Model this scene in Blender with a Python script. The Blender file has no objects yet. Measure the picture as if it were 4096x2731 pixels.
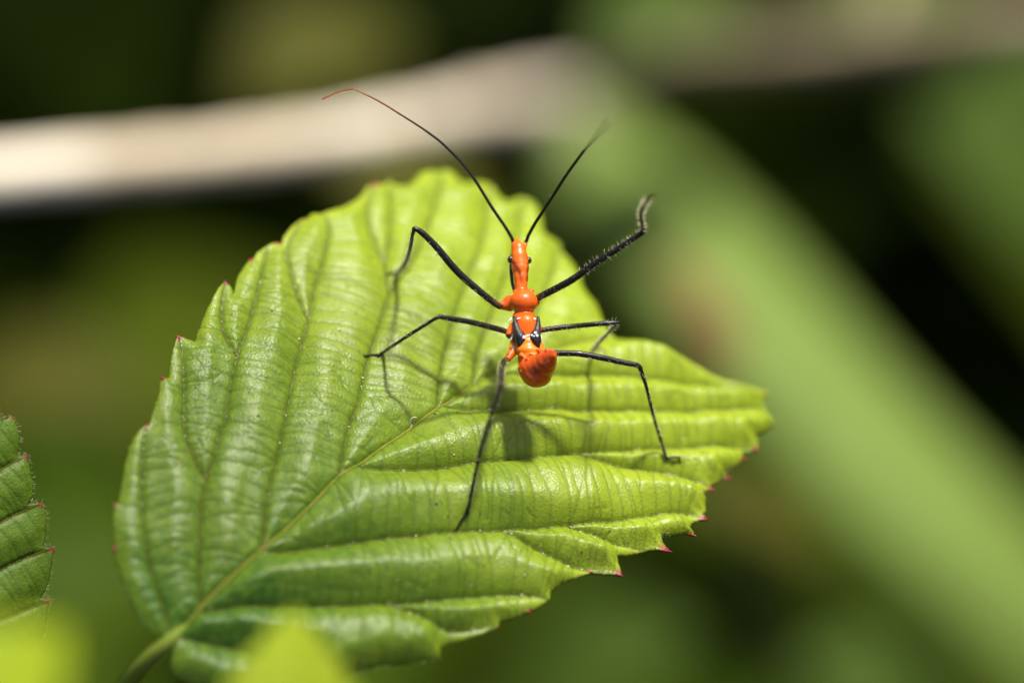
import bpy, math, random
import numpy as np
from mathutils import Vector, Matrix

# ------------------------------------------------------------------ camera, light, exposure
# 1 Blender unit = 1 cm.  The working space "C" is metric, in steps of PX cm, x right, y up,
# z towards the camera, with its origin at the point in focus.
sc = bpy.context.scene
sc.unit_settings.system = 'METRIC'
sc.unit_settings.scale_length = 0.01
DIST = 25.0                      # camera to plane in focus, cm
FRAME_W = 5.5                    # width of the frame in focus, cm
PX = FRAME_W / 4096.0
DP = DIST / PX
PITCH = math.radians(50)
FOC = np.array([0.0, 0.0, 30.0])
RIGHT = np.array([1.0, 0, 0])
UP = np.array([0, math.sin(PITCH), math.cos(PITCH)])
BACK = np.array([0, -math.cos(PITCH), math.sin(PITCH)])

cam_data = bpy.data.cameras.new('camera')
cam = bpy.data.objects.new('camera', cam_data)
sc.collection.objects.link(cam)
sc.camera = cam
cam.matrix_world = Matrix(((RIGHT[0], UP[0], BACK[0], 0), (RIGHT[1], UP[1], BACK[1], 0),
                           (RIGHT[2], UP[2], BACK[2], 0), (0, 0, 0, 1)))
cam.location = Vector(FOC + BACK * DIST)
cam_data.sensor_width = 36
cam_data.lens = 36 * DIST / FRAME_W
cam_data.clip_start = 0.5
cam_data.clip_end = 5000
cam_data.dof.use_dof = True
cam_data.dof.focus_distance = DIST - 0.05
APERTURE = 1.25                  # diameter of the pupil, cm
cam_data.dof.aperture_fstop = cam_data.lens * 0.001 / APERTURE
cam_data.dof.aperture_blades = 0

SUN_C = np.array([0.20, 0.90, 0.40])
SUN_C /= np.linalg.norm(SUN_C)
SUN = SUN_C[0] * RIGHT + SUN_C[1] * UP + SUN_C[2] * BACK
world = bpy.data.worlds.new('World')
sc.world = world
world.use_nodes = True
wn = world.node_tree
for n_ in list(wn.nodes):
    wn.nodes.remove(n_)
w_out = wn.nodes.new('ShaderNodeOutputWorld')
w_bg = wn.nodes.new('ShaderNodeBackground')
w_sky = wn.nodes.new('ShaderNodeTexSky')
w_sky.sky_type = 'NISHITA'
w_sky.sun_disc = False
w_sky.sun_elevation = math.asin(SUN[2])
w_sky.sun_rotation = math.atan2(SUN[0], SUN[1])
w_sky.dust_density = 5.0
w_sky.air_density = 0.7
w_bg.inputs['Strength'].default_value = 0.08
wn.links.new(w_sky.outputs[0], w_bg.inputs[0])
wn.links.new(w_bg.outputs[0], w_out.inputs[0])

sun_data = bpy.data.lights.new('sun', 'SUN')
sun_data.energy = 4.3
sun_data.angle = math.radians(4.6)   # thin haze: the leg shadows are soft
sun_data.color = (1.0, 0.95, 0.86)
sun = bpy.data.objects.new('sun', sun_data)
sc.collection.objects.link(sun)
sun.rotation_euler = Vector(SUN).to_track_quat('Z', 'Y').to_euler()
sun.location = Vector(SUN * 200)

sc.view_settings.view_transform = 'Standard'
sc.view_settings.look = 'None'
sc.view_settings.exposure = 1.15
sc.view_settings.gamma = 1.0
sc.view_settings.use_curve_mapping = False
sc.render.engine = 'CYCLES'
sc.cycles.use_denoising = True
sc.cycles.max_bounces = 8
sc.cycles.transmission_bounces = 4
sc.cycles.sample_clamp_indirect = 6.0

# ------------------------------------------------------------------ helpers
rng = np.random.default_rng(7)
random.seed(7)


def W(c):
    c = np.asarray(c, float)
    return FOC + PX * (c[..., 0:1] * RIGHT + c[..., 1:2] * UP + c[..., 2:3] * BACK)


def P(px, py, z=0.0):
    k = (DP - z) / DP
    return np.array([(px - 2048.0) * k, -(py - 1365.5) * k, z])


def PL(rows):
    return np.array([P(*r) for r in rows])


def link(o):
    sc.collection.objects.link(o)
    return o


def tag(o, label=None, cat=None, group=None, kind=None):
    for k, v in (('label', label), ('category', cat), ('group', group), ('kind', kind)):
        if v:
            o[k] = v
    return o


def empty(name, c):
    o = bpy.data.objects.new(name, None)
    o.empty_display_size = 0.2
    o.location = Vector(W(np.asarray(c, float)).ravel())
    return link(o)


def origin_of(o):
    v = np.zeros(3)
    while o is not None:
        v += np.array(o.location)
        o = o.parent
    return v


def mesh_obj(name, vw, faces, mat, parent=None, smooth=True, attrs=None, base=None):
    """vw: world vertices; faces: list or int array (n,k)."""
    me = bpy.data.meshes.new(name)
    vw = np.asarray(vw, float)
    off = origin_of(parent) if parent is not None else (np.zeros(3) if base is None else np.asarray(base, float))
    if isinstance(faces, np.ndarray):
        n, k = faces.shape
        me.vertices.add(len(vw))
        me.vertices.foreach_set('co', (vw - off).astype(np.float32).ravel())
        me.loops.add(n * k)
        me.loops.foreach_set('vertex_index', faces.astype(np.int32).ravel())
        me.polygons.add(n)
        me.polygons.foreach_set('loop_start', np.arange(0, n * k, k, dtype=np.int32))
        me.update(calc_edges=True)
    else:
        me.from_pydata([tuple(p) for p in (vw - off)], [], faces)
    me.validate()
    if smooth:
        me.polygons.foreach_set('use_smooth', np.ones(len(me.polygons), bool))
    for an, av in (attrs or {}).items():
        av = np.asarray(av, np.float32)
        if av.ndim == 1:
            a = me.attributes.new(an, 'FLOAT', 'POINT')
            a.data.foreach_set('value', av)
        else:
            a = me.attributes.new(an, 'FLOAT_COLOR', 'POINT')
            c4 = np.ones((len(av), 4), np.float32)
            c4[:, :3] = av
            a.data.foreach_set('color', c4.ravel())
    me.materials.append(mat)
    o = bpy.data.objects.new(name, me)
    link(o)
    if parent is not None:
        o.parent = parent
    else:
        o.location = Vector(off)
    return o


def catmull(pts, n):
    pts = np.asarray(pts, float)
    p = np.vstack([2 * pts[0] - pts[1], pts, 2 * pts[-1] - pts[-2]])
    seg = np.linalg.norm(np.diff(pts[:, :3], axis=0), axis=1)
    cum = np.concatenate([[0], np.cumsum(seg)])
    out = []
    for s in np.linspace(0, cum[-1], n):
        i = min(np.searchsorted(cum, s, side='right') - 1, len(seg) - 1)
        t = (s - cum[i]) / max(seg[i], 1e-9)
        a, b, c, d = p[i], p[i + 1], p[i + 2], p[i + 3]
        out.append(0.5 * (2 * b + (c - a) * t + (2 * a - 5 * b + 4 * c - d) * t * t + (3 * b - a - 3 * c + d) * t ** 3))
    return np.array(out)


def tube_geo(pts, rad, sides=10, flat=None):
    """Swept tube with round ends. pts (n,3), rad (n,). Returns verts, quads/tris list."""
    pts = np.asarray(pts, float)
    rad = np.asarray(rad, float)
    # round caps
    d0 = pts[0] - pts[1]; d0 /= np.linalg.norm(d0)
    d1 = pts[-1] - pts[-2]; d1 /= np.linalg.norm(d1)
    pts = np.vstack([pts[0] + d0 * rad[0] * 0.9, pts[0] + d0 * rad[0] * 0.55, pts, pts[-1] + d1 * rad[-1] * 0.55, pts[-1] + d1 * rad[-1] * 0.9])
    rad = np.concatenate([[rad[0] * 0.35, rad[0] * 0.8], rad, [rad[-1] * 0.8, rad[-1] * 0.35]])
    n = len(pts)
    t = np.gradient(pts, axis=0)
    t /= np.linalg.norm(t, axis=1)[:, None] + 1e-12
    ref = np.array([0.31, 0.2, 0.93])
    u = ref - t[0] * ref.dot(t[0]); u /= np.linalg.norm(u)
    V = []
    ang = np.linspace(0, 2 * np.pi, sides, endpoint=False)
    for i in range(n):
        u = u - t[i] * u.dot(t[i]); u /= np.linalg.norm(u) + 1e-12
        v = np.cross(t[i], u)
        V.append(pts[i] + rad[i] * (np.cos(ang)[:, None] * u + np.sin(ang)[:, None] * v))
    V = np.vstack(V)
    F = []
    for i in range(n - 1):
        for j in range(sides):
            k = (j + 1) % sides
            F.append((i * sides + j, i * sides + k, (i + 1) * sides + k, (i + 1) * sides + j))
    F.append(tuple(range(sides - 1, -1, -1)))
    F.append(tuple((n - 1) * sides + j for j in range(sides)))
    return V, F


def tube(name, pts, rad, mat, parent, sides=10, attrs_fn=None, n=None):
    pts = np.asarray(pts, float)
    rad = np.asarray(rad, float)
    if n:
        q = catmull(np.hstack([pts, rad[:, None]]), n)
        pts, rad = q[:, :3], np.maximum(q[:, 3], 0.3)
    V, F = tube_geo(pts, rad, sides)
    at = attrs_fn(V) if attrs_fn else None
    return mesh_obj(name, W(V), F, mat, parent, attrs=at)


def ellipsoid_geo(c, r, nu=14, nv=9, R=None):
    V = []
    for i in range(nv + 1):
        th = math.pi * i / nv
        for j in range(nu):
            ph = 2 * math.pi * j / nu
            V.append((math.sin(th) * math.cos(ph), math.sin(th) * math.sin(ph), math.cos(th)))
    V = np.array(V) * np.asarray(r, float)
    if R is not None:
        V = V @ R.T
    V = V + np.asarray(c, float)
    F = [(i * nu + j, (i + 1) * nu + j, (i + 1) * nu + (j + 1) % nu, i * nu + (j + 1) % nu) for i in range(nv) for j in range(nu)]
    return V, F


def merge_geo(parts):
    V, F, o = [], [], 0
    for v, f in parts:
        V.append(v)
        F += [tuple(i + o for i in q) for q in f]
        o += len(v)
    return np.vstack(V), F


# ------------------------------------------------------------------ materials
def new_mat(name):
    m = bpy.data.materials.new(name)
    m.use_nodes = True
    nt = m.node_tree
    for n_ in list(nt.nodes):
        nt.nodes.remove(n_)
    out = nt.nodes.new('ShaderNodeOutputMaterial')
    return m, nt, out


def N(nt, typ, **kw):
    n_ = nt.nodes.new(typ)
    for k, v in kw.items():
        setattr(n_, k, v)
    return n_


def val(nt, sock, v):
    if hasattr(v, 'links'):
        nt.links.new(v, sock)
    else:
        sock.default_value = v


def mixc(nt, f, a, b, mode='MIX'):
    m = N(nt, 'ShaderNodeMix', data_type='RGBA', blend_type=mode)
    val(nt, m.inputs[0], f)
    for s, v in ((m.inputs[6], a), (m.inputs[7], b)):
        if hasattr(v, 'links'):
            nt.links.new(v, s)
        else:
            s.default_value = (*v, 1)
    return m.outputs[2]


def math_(nt, op, a, b=0.0, clamp=False):
    m = N(nt, 'ShaderNodeMath', operation=op, use_clamp=clamp)
    val(nt, m.inputs[0], a)
    val(nt, m.inputs[1], b)
    return m.outputs[0]


def attr(nt, name):
    return N(nt, 'ShaderNodeAttribute', attribute_name=name)


def noise(nt, vec, scale, detail=3, rough=0.55):
    n_ = N(nt, 'ShaderNodeTexNoise')
    n_.inputs['Scale'].default_value = scale
    n_.inputs['Detail'].default_value = detail
    n_.inputs['Roughness'].default_value = rough
    nt.links.new(vec, n_.inputs['Vector'])
    return n_.outputs[0]


def ramp(nt, f, lo, hi):
    m = N(nt, 'ShaderNodeMapRange')
    nt.links.new(f, m.inputs[0])
    m.inputs[1].default_value = lo
    m.inputs[2].default_value = hi
    return m.outputs[0]


def leaf_material(name, green, yellower, red=(0.22, 0.012, 0.03), rough=0.36, trans=0.25, fine=True, sheen=0.5, sss=0.0):
    m, nt, out = new_mat(name)
    co = N(nt, 'ShaderNodeTexCoord').outputs['Object']
    a_y, a_v, a_t, a_r = (attr(nt, k).outputs['Fac'] for k in ('yellower', 'vein', 'tert', 'red'))
    nz = noise(nt, co, 1.6, 4)
    nf = noise(nt, co, 26, 3)
    f = math_(nt, 'ADD', a_y, math_(nt, 'MULTIPLY', math_(nt, 'SUBTRACT', nz, 0.5), 0.7), True)
    col = mixc(nt, f, green, yellower)
    col = mixc(nt, math_(nt, 'MULTIPLY', ramp(nt, nf, 0.42, 0.72), 0.22), col, tuple(x * 1.5 for x in yellower))
    col = mixc(nt, math_(nt, 'MULTIPLY', a_t, 0.36), col, tuple(x * 0.62 for x in green))
    col = mixc(nt, math_(nt, 'MULTIPLY', a_v, 0.75), col, (green[0] * 1.2, green[1] * 0.62, green[2]))
    col = mixc(nt, a_r, col, red)
    bs = N(nt, 'ShaderNodeBsdfPrincipled')
    nt.links.new(col, bs.inputs['Base Color'])
    rn = noise(nt, co, 60, 2)
    nt.links.new(math_(nt, 'ADD', math_(nt, 'MULTIPLY', rn, 0.22), rough - 0.11), bs.inputs['Roughness'])
    bs.inputs['Specular IOR Level'].default_value = sheen
    if sss:
        bs.subsurface_method = 'BURLEY'
        bs.inputs['Subsurface Weight'].default_value = sss
        bs.inputs['Subsurface Radius'].default_value = (0.9, 1.0, 0.35)
        bs.inputs['Subsurface Scale'].default_value = 0.022
    tr = N(nt, 'ShaderNodeBsdfTranslucent')
    nt.links.new(mixc(nt, 0.5, col, tuple(min(1, x * 1.8) for x in yellower)), tr.inputs['Color'])
    if fine:
        vo = N(nt, 'ShaderNodeTexVoronoi', feature='DISTANCE_TO_EDGE')
        vo.inputs['Scale'].default_value = 42
        nt.links.new(co, vo.inputs['Vector'])
        h = math_(nt, 'ADD', math_(nt, 'MULTIPLY', ramp(nt, vo.outputs['Distance'], 0.0, 0.30), 0.75), math_(nt, 'MULTIPLY', noise(nt, co, 120, 2), 0.45))
        bp = N(nt, 'ShaderNodeBump')
        bp.inputs['Strength'].default_value = 0.6
        bp.inputs['Distance'].default_value = 0.0026
        nt.links.new(h, bp.inputs['Height'])
        nt.links.new(bp.outputs[0], bs.inputs['Normal'])
    mx = N(nt, 'ShaderNodeMixShader')
    mx.inputs[0].default_value = trans
    nt.links.new(bs.outputs[0], mx.inputs[1])
    nt.links.new(tr.outputs[0], mx.inputs[2])
    nt.links.new(mx.outputs[0], out.inputs[0])
    return m


def plain_material(name, c1, c2, scale=6.0, rough=0.5, bump=0.3, bdist=0.01, spec=0.5, coat=0.0, sss=0.0, sss_r=None):
    m, nt, out = new_mat(name)
    co = N(nt, 'ShaderNodeTexCoord').outputs['Object']
    nz = noise(nt, co, scale, 4, 0.6)
    col = mixc(nt, ramp(nt, nz, 0.35, 0.65), c1, c2)
    bs = N(nt, 'ShaderNodeBsdfPrincipled')
    nt.links.new(col, bs.inputs['Base Color'])
    bs.inputs['Roughness'].default_value = rough
    bs.inputs['Specular IOR Level'].default_value = spec
    bs.inputs['Coat Weight'].default_value = coat
    if sss:
        bs.inputs['Subsurface Weight'].default_value = sss
        bs.inputs['Subsurface Radius'].default_value = sss_r or (1, 0.3, 0.1)
        bs.inputs['Subsurface Scale'].default_value = 0.02
    if bump:
        bp = N(nt, 'ShaderNodeBump')
        bp.inputs['Strength'].default_value = bump
        bp.inputs['Distance'].default_value = bdist
        nt.links.new(noise(nt, co, scale * 5, 3), bp.inputs['Height'])
        nt.links.new(bp.outputs[0], bs.inputs['Normal'])
    nt.links.new(bs.outputs[0], out.inputs[0])
    return m


def attr_material(name, rough=0.3, spec=0.5, coat=0.3, sss=0.0, bump=0.15, bscale=60):
    m, nt, out = new_mat(name)
    co = N(nt, 'ShaderNodeTexCoord').outputs['Object']
    col = attr(nt, 'col').outputs['Color']
    nz = noise(nt, co, 18, 3)
    col = mixc(nt, math_(nt, 'MULTIPLY', ramp(nt, nz, 0.4, 0.7), 0.35), col, (0.5, 0.35, 0.4), 'MULTIPLY')
    rv = noise(nt, co, 30, 3)
    bs = N(nt, 'ShaderNodeBsdfPrincipled')
    nt.links.new(col, bs.inputs['Base Color'])
    nt.links.new(math_(nt, 'ADD', math_(nt, 'MULTIPLY', rv, 0.4), rough - 0.2), bs.inputs['Roughness'])
    bs.inputs['Specular IOR Level'].default_value = spec
    bs.inputs['Coat Weight'].default_value = coat
    bs.inputs['Coat Roughness'].default_value = 0.07
    if sss:
        bs.inputs['Subsurface Weight'].default_value = sss
        bs.inputs['Subsurface Radius'].default_value = (1.0, 0.35, 0.08)
        bs.inputs['Subsurface Scale'].default_value = 0.018
    bp = N(nt, 'ShaderNodeBump')
    bp.inputs['Strength'].default_value = bump
    bp.inputs['Distance'].default_value = 0.003
    nt.links.new(noise(nt, co, bscale, 3), bp.inputs['Height'])
    nt.links.new(bp.outputs[0], bs.inputs['Normal'])
    nt.links.new(bs.outputs[0], out.inputs[0])
    return m


M_LEAF = leaf_material('bramble_leaf_green', (0.034, 0.100, 0.003), (0.205, 0.270, 0.010), rough=0.43, sss=0.35, sheen=0.38, trans=0.16)
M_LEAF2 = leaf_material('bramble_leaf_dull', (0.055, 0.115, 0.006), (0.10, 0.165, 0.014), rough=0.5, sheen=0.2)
M_VEIN = plain_material('leaf_vein', (0.11, 0.145, 0.008), (0.19, 0.175, 0.03), 16, 0.7, 0.4, spec=0.12)
M_VEIN2 = plain_material('leaf_side_vein', (0.045, 0.075, 0.004), (0.10, 0.075, 0.015), 14, 0.7, 0.4, spec=0.1)
M_PETIOLE = plain_material('petiole', (0.12, 0.19, 0.012), (0.17, 0.20, 0.03), 8, 0.6, 0.4, spec=0.15)
M_STALK = plain_material('dark_stalk', (0.02, 0.035, 0.006), (0.035, 0.03, 0.012), 4, 0.8, 0.3, spec=0.15)
M_BODY = attr_material('bug_cuticle', 0.38, 0.28, 0.45, 0.15, 0.4, 42)
M_LEG = attr_material('bug_leg_cuticle', 0.38, 0.26, 0.08, 0.0, 0.5, 90)
M_PAD = plain_material('wing_pad_black', (0.008, 0.008, 0.010), (0.03, 0.03, 0.034), 30, 0.3, 0.5, 0.006, spec=0.35)
M_WAX = plain_material('white_wax', (0.8, 0.8, 0.76), (0.6, 0.6, 0.56), 60, 0.7, 0.5, 0.006)
M_EYE = plain_material('eye_dark', (0.012, 0.004, 0.003), (0.03, 0.008, 0.005), 30, 0.15, 0.1, 0.002, coat=0.5)
M_HAIR = plain_material('pale_bristle', (0.42, 0.40, 0.22), (0.5, 0.48, 0.3), 30, 0.4, 0)
M_SPECK = plain_material('pale_grain', (0.75, 0.72, 0.5), (0.6, 0.55, 0.3), 40, 0.6, 0)
M_DIRT = plain_material('dark_grain', (0.02, 0.016, 0.01), (0.05, 0.03, 0.02), 40, 0.7, 0)

# ------------------------------------------------------------------ detailed leaf builder
def in_poly(A, B, poly):
    ins = np.zeros(A.shape, bool)
    x0, y0 = poly[:, 0], poly[:, 1]
    x1, y1 = np.roll(x0, -1), np.roll(y0, -1)
    rows = B[0, :]
    for k in range(len(poly)):
        if y0[k] == y1[k]:
            continue
        lo, hi = sorted((y0[k], y1[k]))
        j0, j1 = np.searchsorted(rows, [lo, hi])
        if j1 <= j0:
            continue
        xs = x0[k] + (rows[j0:j1] - y0[k]) * (x1[k] - x0[k]) / (y1[k] - y0[k])
        ins[:, j0:j1] ^= A[:, j0:j1] < xs[None, :]
    return ins


class Blade:
    """A leaf blade over a curved sheet: plane with origin O, axes ea, eb, normal n (C space)."""

    def __init__(self, O, n, grad, bend, step, kb=2e-5):
        self.O = np.asarray(O, float)
        self.n = n / np.linalg.norm(n)
        ea = np.array([grad[0], grad[1], 0.0])
        ea -= self.n * ea.dot(self.n)
        self.ea = ea / np.linalg.norm(ea)
        self.eb = np.cross(self.n, self.ea)
        self.bend, self.kb, self.g = bend, kb, step
        self.H = None

    def hb(self, a, b):
        k = np.where(a > 0, self.bend[0], self.bend[1])
        return -k * a * a - self.kb * b * b

    def h(self, a, b):
        r = self.hb(a, b)
        if self.H is not None:
            i = np.clip((a - self.a0) / self.g, 0, self.H.shape[0] - 1.001)
            j = np.clip((b - self.b0) / self.g, 0, self.H.shape[1] - 1.001)
            i0, j0 = np.floor(i).astype(int), np.floor(j).astype(int)
            fi, fj = i - i0, j - j0
            Hh = self.H
            r = r + (Hh[i0, j0] * (1 - fi) * (1 - fj) + Hh[i0 + 1, j0] * fi * (1 - fj) + Hh[i0, j0 + 1] * (1 - fi) * fj + Hh[i0 + 1, j0 + 1] * fi * fj)
        return r

    def ab(self, px, py):
        px, py = np.asarray(px, float), np.asarray(py, float)
        d = np.stack([(px - 2048) / DP, -(py - 1365.5) / DP, -np.ones_like(px)], -1)
        c = np.array([0, 0, DP])
        h = np.zeros_like(px)
        for _ in range(14):
            t = (h - (c - self.O) @ self.n) / (d @ self.n)
            X = c + d * t[..., None]
            a, b = (X - self.O) @ self.ea, (X - self.O) @ self.eb
            h = 0.5 * h + 0.5 * self.h(a, b) if _ else self.h(a, b)
        return a, b

    def C(self, a, b, lift=0.0):
        a, b = np.asarray(a, float), np.asarray(b, float)
        return self.O + a[..., None] * self.ea + b[..., None] * self.eb + (self.h(a, b) + lift)[..., None] * self.n

    def at(self, px, py, lift=0.0):
        a, b = self.ab(np.array([px]), np.array([py]))
        return self.C(a, b, np.array([lift]))[0]


def splat(D, bl, pts, R):
    """minimum distance from grid points to the polyline, within R"""
    for p, q in zip(pts[:-1], pts[1:]):
        lo = np.minimum(p, q) - R
        hi = np.maximum(p, q) + R
        i0 = max(int((lo[0] - bl.a0) / bl.g), 0); i1 = min(int((hi[0] - bl.a0) / bl.g) + 2, D.shape[0])
        j0 = max(int((lo[1] - bl.b0) / bl.g), 0); j1 = min(int((hi[1] - bl.b0) / bl.g) + 2, D.shape[1])
        if i1 <= i0 or j1 <= j0:
            continue
        A = bl.a0 + bl.g * np.arange(i0, i1)[:, None]
        B = bl.b0 + bl.g * np.arange(j0, j1)[None, :]
        d = q - p
        t = np.clip(((A - p[0]) * d[0] + (B - p[1]) * d[1]) / max(d.dot(d), 1e-9), 0, 1)
        dist = np.hypot(A - p[0] - t * d[0], B - p[1] - t * d[1])
        D[i0:i1, j0:j1] = np.minimum(D[i0:i1, j0:j1], dist)


def blur(Hh, k):
    for ax in (0, 1):
        for _ in range(2):
            c = np.cumsum(np.pad(Hh, [(k + 1, k) if x == ax else (0, 0) for x in (0, 1)], mode='edge'), axis=ax)
            n = Hh.shape[ax]
            Hh = (np.take(c, np.arange(2 * k + 1, 2 * k + 1 + n), axis=ax) - np.take(c, np.arange(0, n), axis=ax)) / (2 * k + 1)
    return Hh


def build_blade(*args, **kw):
    return blade_pass(*args, final=True, **kw)


def blade_pass(bl, root, outline_px, midrib_px, veins_px, tips, mat, pleat=78, pw=160, t_gap=64, t_depth=3.4, seed=1,
                young_fn=None, thickness=11, flat=0.5, final=True):
    r = np.random.default_rng(seed)
    ol = np.array(outline_px, float)
    # resample the outline and roughen it slightly
    a, b = bl.ab(ol[:, 0], ol[:, 1])
    poly = np.stack([a, b], 1)
    dense = []
    for p, q in zip(poly, np.roll(poly, -1, axis=0)):
        k = max(int(np.linalg.norm(q - p) / 9), 1)
        for t in np.arange(k) / k:
            dense.append(p + (q - p) * t)
    dense = np.array(dense)

    def to_ab(px):
        px = np.array(px, float)
        x, y = bl.ab(px[:, 0], px[:, 1])
        L = np.linalg.norm(np.diff(np.stack([x, y], 1), axis=0), axis=1).sum()
        return catmull(np.stack([x, y], 1), max(int(L / 22), 4))[:, :2]

    mid = to_ab(midrib_px)
    veins = [to_ab(v) for v in veins_px]
    dense += r.normal(0, 1.1, dense.shape)
    lo, hi = poly.min(0) - 30, poly.max(0) + 30
    g = bl.g
    bl.a0, bl.b0 = lo
    na, nb = int((hi[0] - lo[0]) / g) + 2, int((hi[1] - lo[1]) / g) + 2
    A = lo[0] + g * np.arange(na)[:, None] + np.zeros((1, nb))
    B = lo[1] + g * np.arange(nb)[None, :] + np.zeros((na, 1))
    ins = in_poly(A, B, dense)

    R2 = 200.0
    D2 = np.full((na, nb), R2)
    for v in [mid] + veins:
        splat(D2, bl, v, R2)
    Dm = np.full((na, nb), 90.0)
    splat(Dm, bl, np.vstack([dense, dense[:1]]), 90.0)
    # tertiary veins: march across from each vein until another vein or the margin stops them
    D3 = np.full((na, nb), 40.0)

    def look(Dg, p):
        i, j = int((p[0] - lo[0]) / g), int((p[1] - lo[1]) / g)
        return Dg[i, j] if 0 <= i < na and 0 <= j < nb else 0

    for v in veins:
        seg = np.linalg.norm(np.diff(v, axis=0), axis=1)
        cum = np.concatenate([[0], np.cumsum(seg)])
        for side in (-1, 1):
            s = r.uniform(10, t_gap * 0.6)
            while s < cum[-1] - 12:
                i = min(np.searchsorted(cum, s) - 1, len(seg) - 1)
                p = v[i] + (v[i + 1] - v[i]) * ((s - cum[i]) / seg[i])
                d = (v[i + 1] - v[i]) / seg[i]
                nrm = np.array([-d[1], d[0]]) * side
                dir_ = nrm + d * r.normal(0.15, 0.07)
                dir_ /= np.linalg.norm(dir_)
                curve = r.normal(0, 0.012)
                line = [p.copy()]
                for stp in range(60):
                    ang = curve + r.normal(0, 0.045)
                    dir_ = np.array([dir_[0] * math.cos(ang) - dir_[1] * math.sin(ang), dir_[0] * math.sin(ang) + dir_[1] * math.cos(ang)])
                    dir_ = 0.9 * dir_ + 0.1 * nrm
                    dir_ /= np.linalg.norm(dir_)
                    p = p + dir_ * 11
                    if look(ins, p) == 0:
                        break
                    line.append(p.copy())
                    if stp > 4 and (look(D2, p) < 7 or look(Dm, p) < 10):
                        break
                    if stp > 3 and look(D3, p) < 6:
                        break
                    if stp > 6 and r.random() < 0.03:
                        break
                if len(line) > 3:
                    splat(D3, bl, np.array(line), 40.0)
                    if r.random() < 0.25 and len(line) > 7:       # a fork
                        q = line[r.integers(2, len(line) - 3)].copy()
                        dd = nrm * 0.6 + d * r.choice([-1, 1]) * 0.8
                        br = [q.copy()]
                        for _ in range(r.integers(4, 9)):
                            q = q + dd / np.linalg.norm(dd) * 10
                            dd = dd + r.normal(0, 0.12, 2)
                            if look(ins, q) == 0 or look(D2, q) < 6:
                                break
                            br.append(q.copy())
                        if len(br) > 2:
                            splat(D3, bl, np.array(br), 40.0)
                s += t_gap * r.uniform(0.55, 1.35)
    e2 = np.clip(D2 / pw, 0, 1)
    md = mid[-1] - mid[0]
    sgn = ((A - mid[0][0]) * md[1] - (B - mid[0][1]) * md[0]) / np.linalg.norm(md)
    amp = pleat * (flat + (1 - flat) * np.clip(0.5 + sgn / 160.0, 0, 1))
    Hg = amp * (1 - (1 - e2) ** 2)
    Hg = blur(Hg, max(int(12 / g), 1)) * 0.6 + 0.4 * Hg
    near = np.exp(-(D2 / 40.0))
    Hg += t_depth * (1 - np.exp(-(D3 / 8.0) ** 1.2)) + 0.3 * t_depth * (1 - np.exp(-(D3 / 30.0) ** 2))
    for _ in range(16):
        k = r.normal(0, 1, 2); k *= 2 * math.pi / r.uniform(150, 900) / np.linalg.norm(k)
        Hg += 2.0 * np.sin(A * k[0] + B * k[1] + r.uniform(0, 6.28))
    for _ in range(14):
        k = r.normal(0, 1, 2); k *= 2 * math.pi / r.uniform(45, 120) / np.linalg.norm(k)
        Hg += 0.15 * np.sin(A * k[0] + B * k[1] + r.uniform(0, 6.28))
    Hg -= 7.0 * np.exp(-(D2 / 11.0) ** 2)
    tap = np.clip(Dm / 85.0, 0, 1)
    Hg *= tap * (2 - tap)
    edge = np.clip(1 - Dm / 70.0, 0, 1) ** 2
    wob = sum(np.sin(A * kx + B * ky + ph) for kx, ky, ph in [(0.021, 0.014, 0.3), (-0.017, 0.023, 2.1), (0.009, -0.026, 4.0)])
    Hg += edge * wob * 4
    bl.H = Hg
    if not final:
        return None
    # cells wholly inside; the rim is pulled onto the outline
    cell = ins[:-1, :-1] & ins[1:, :-1] & ins[:-1, 1:] & ins[1:, 1:]
    used = np.zeros((na, nb), bool)
    used[:-1, :-1] |= cell; used[1:, :-1] |= cell; used[:-1, 1:] |= cell; used[1:, 1:] |= cell
    full = np.zeros((na, nb), int)
    full[:-1, :-1] += cell; full[1:, :-1] += cell; full[:-1, 1:] += cell; full[1:, 1:] += cell
    rim = used & (full < 4)
    Ac, Bc = A.copy(), B.copy()
    ri, rj = np.where(rim)
    pa = np.stack([A[rim], B[rim]], 1)
    e0, e1 = dense, np.roll(dense, -1, axis=0)
    best = np.full(len(pa), 1e9); bp_ = pa.copy()
    for p, q in zip(e0, e1):
        near_ = np.where((np.abs(pa[:, 0] - p[0]) < 30) & (np.abs(pa[:, 1] - p[1]) < 30))[0]
        if not len(near_):
            continue
        d = q - p
        t = np.clip(((pa[near_] - p) @ d) / max(d @ d, 1e-9), 0, 1)
        x = p + t[:, None] * d
        ds = np.linalg.norm(pa[near_] - x, axis=1)
        up = ds < best[near_]
        best[near_[up]] = ds[up]; bp_[near_[up]] = x[up]
    okm = best < 2.2 * g
    Ac[ri[okm], rj[okm]] = bp_[okm, 0]; Bc[ri[okm], rj[okm]] = bp_[okm, 1]
    idx = -np.ones((na, nb), int)
    idx[used] = np.arange(used.sum())
    ci, cj = np.where(cell)
    F = np.stack([idx[ci, cj], idx[ci + 1, cj], idx[ci + 1, cj + 1], idx[ci, cj + 1]], 1)
    Cc = bl.C(Ac[used], Bc[used])
    tp = np.array([t[:2] for t in tips], float)
    ta, tb = bl.ab(tp[:, 0], tp[:, 1])
    red = np.zeros(used.sum())
    Au, Bu = Ac[used], Bc[used]
    for x, y, t in zip(ta, tb, tips):
        s = 1.5 * t[2] if len(t) > 2 else 16.0
        red = np.maximum(red, np.clip(1.35 - np.hypot(Au - x, Bu - y) / s, 0, 1))
    redge = np.clip(1 - Dm[used] / 5.0, 0, 1) * np.clip(np.sin(Au * 0.012 + Bu * 0.017 + seed) * 1.2 - 0.2, 0, 1) * 0.6
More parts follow.
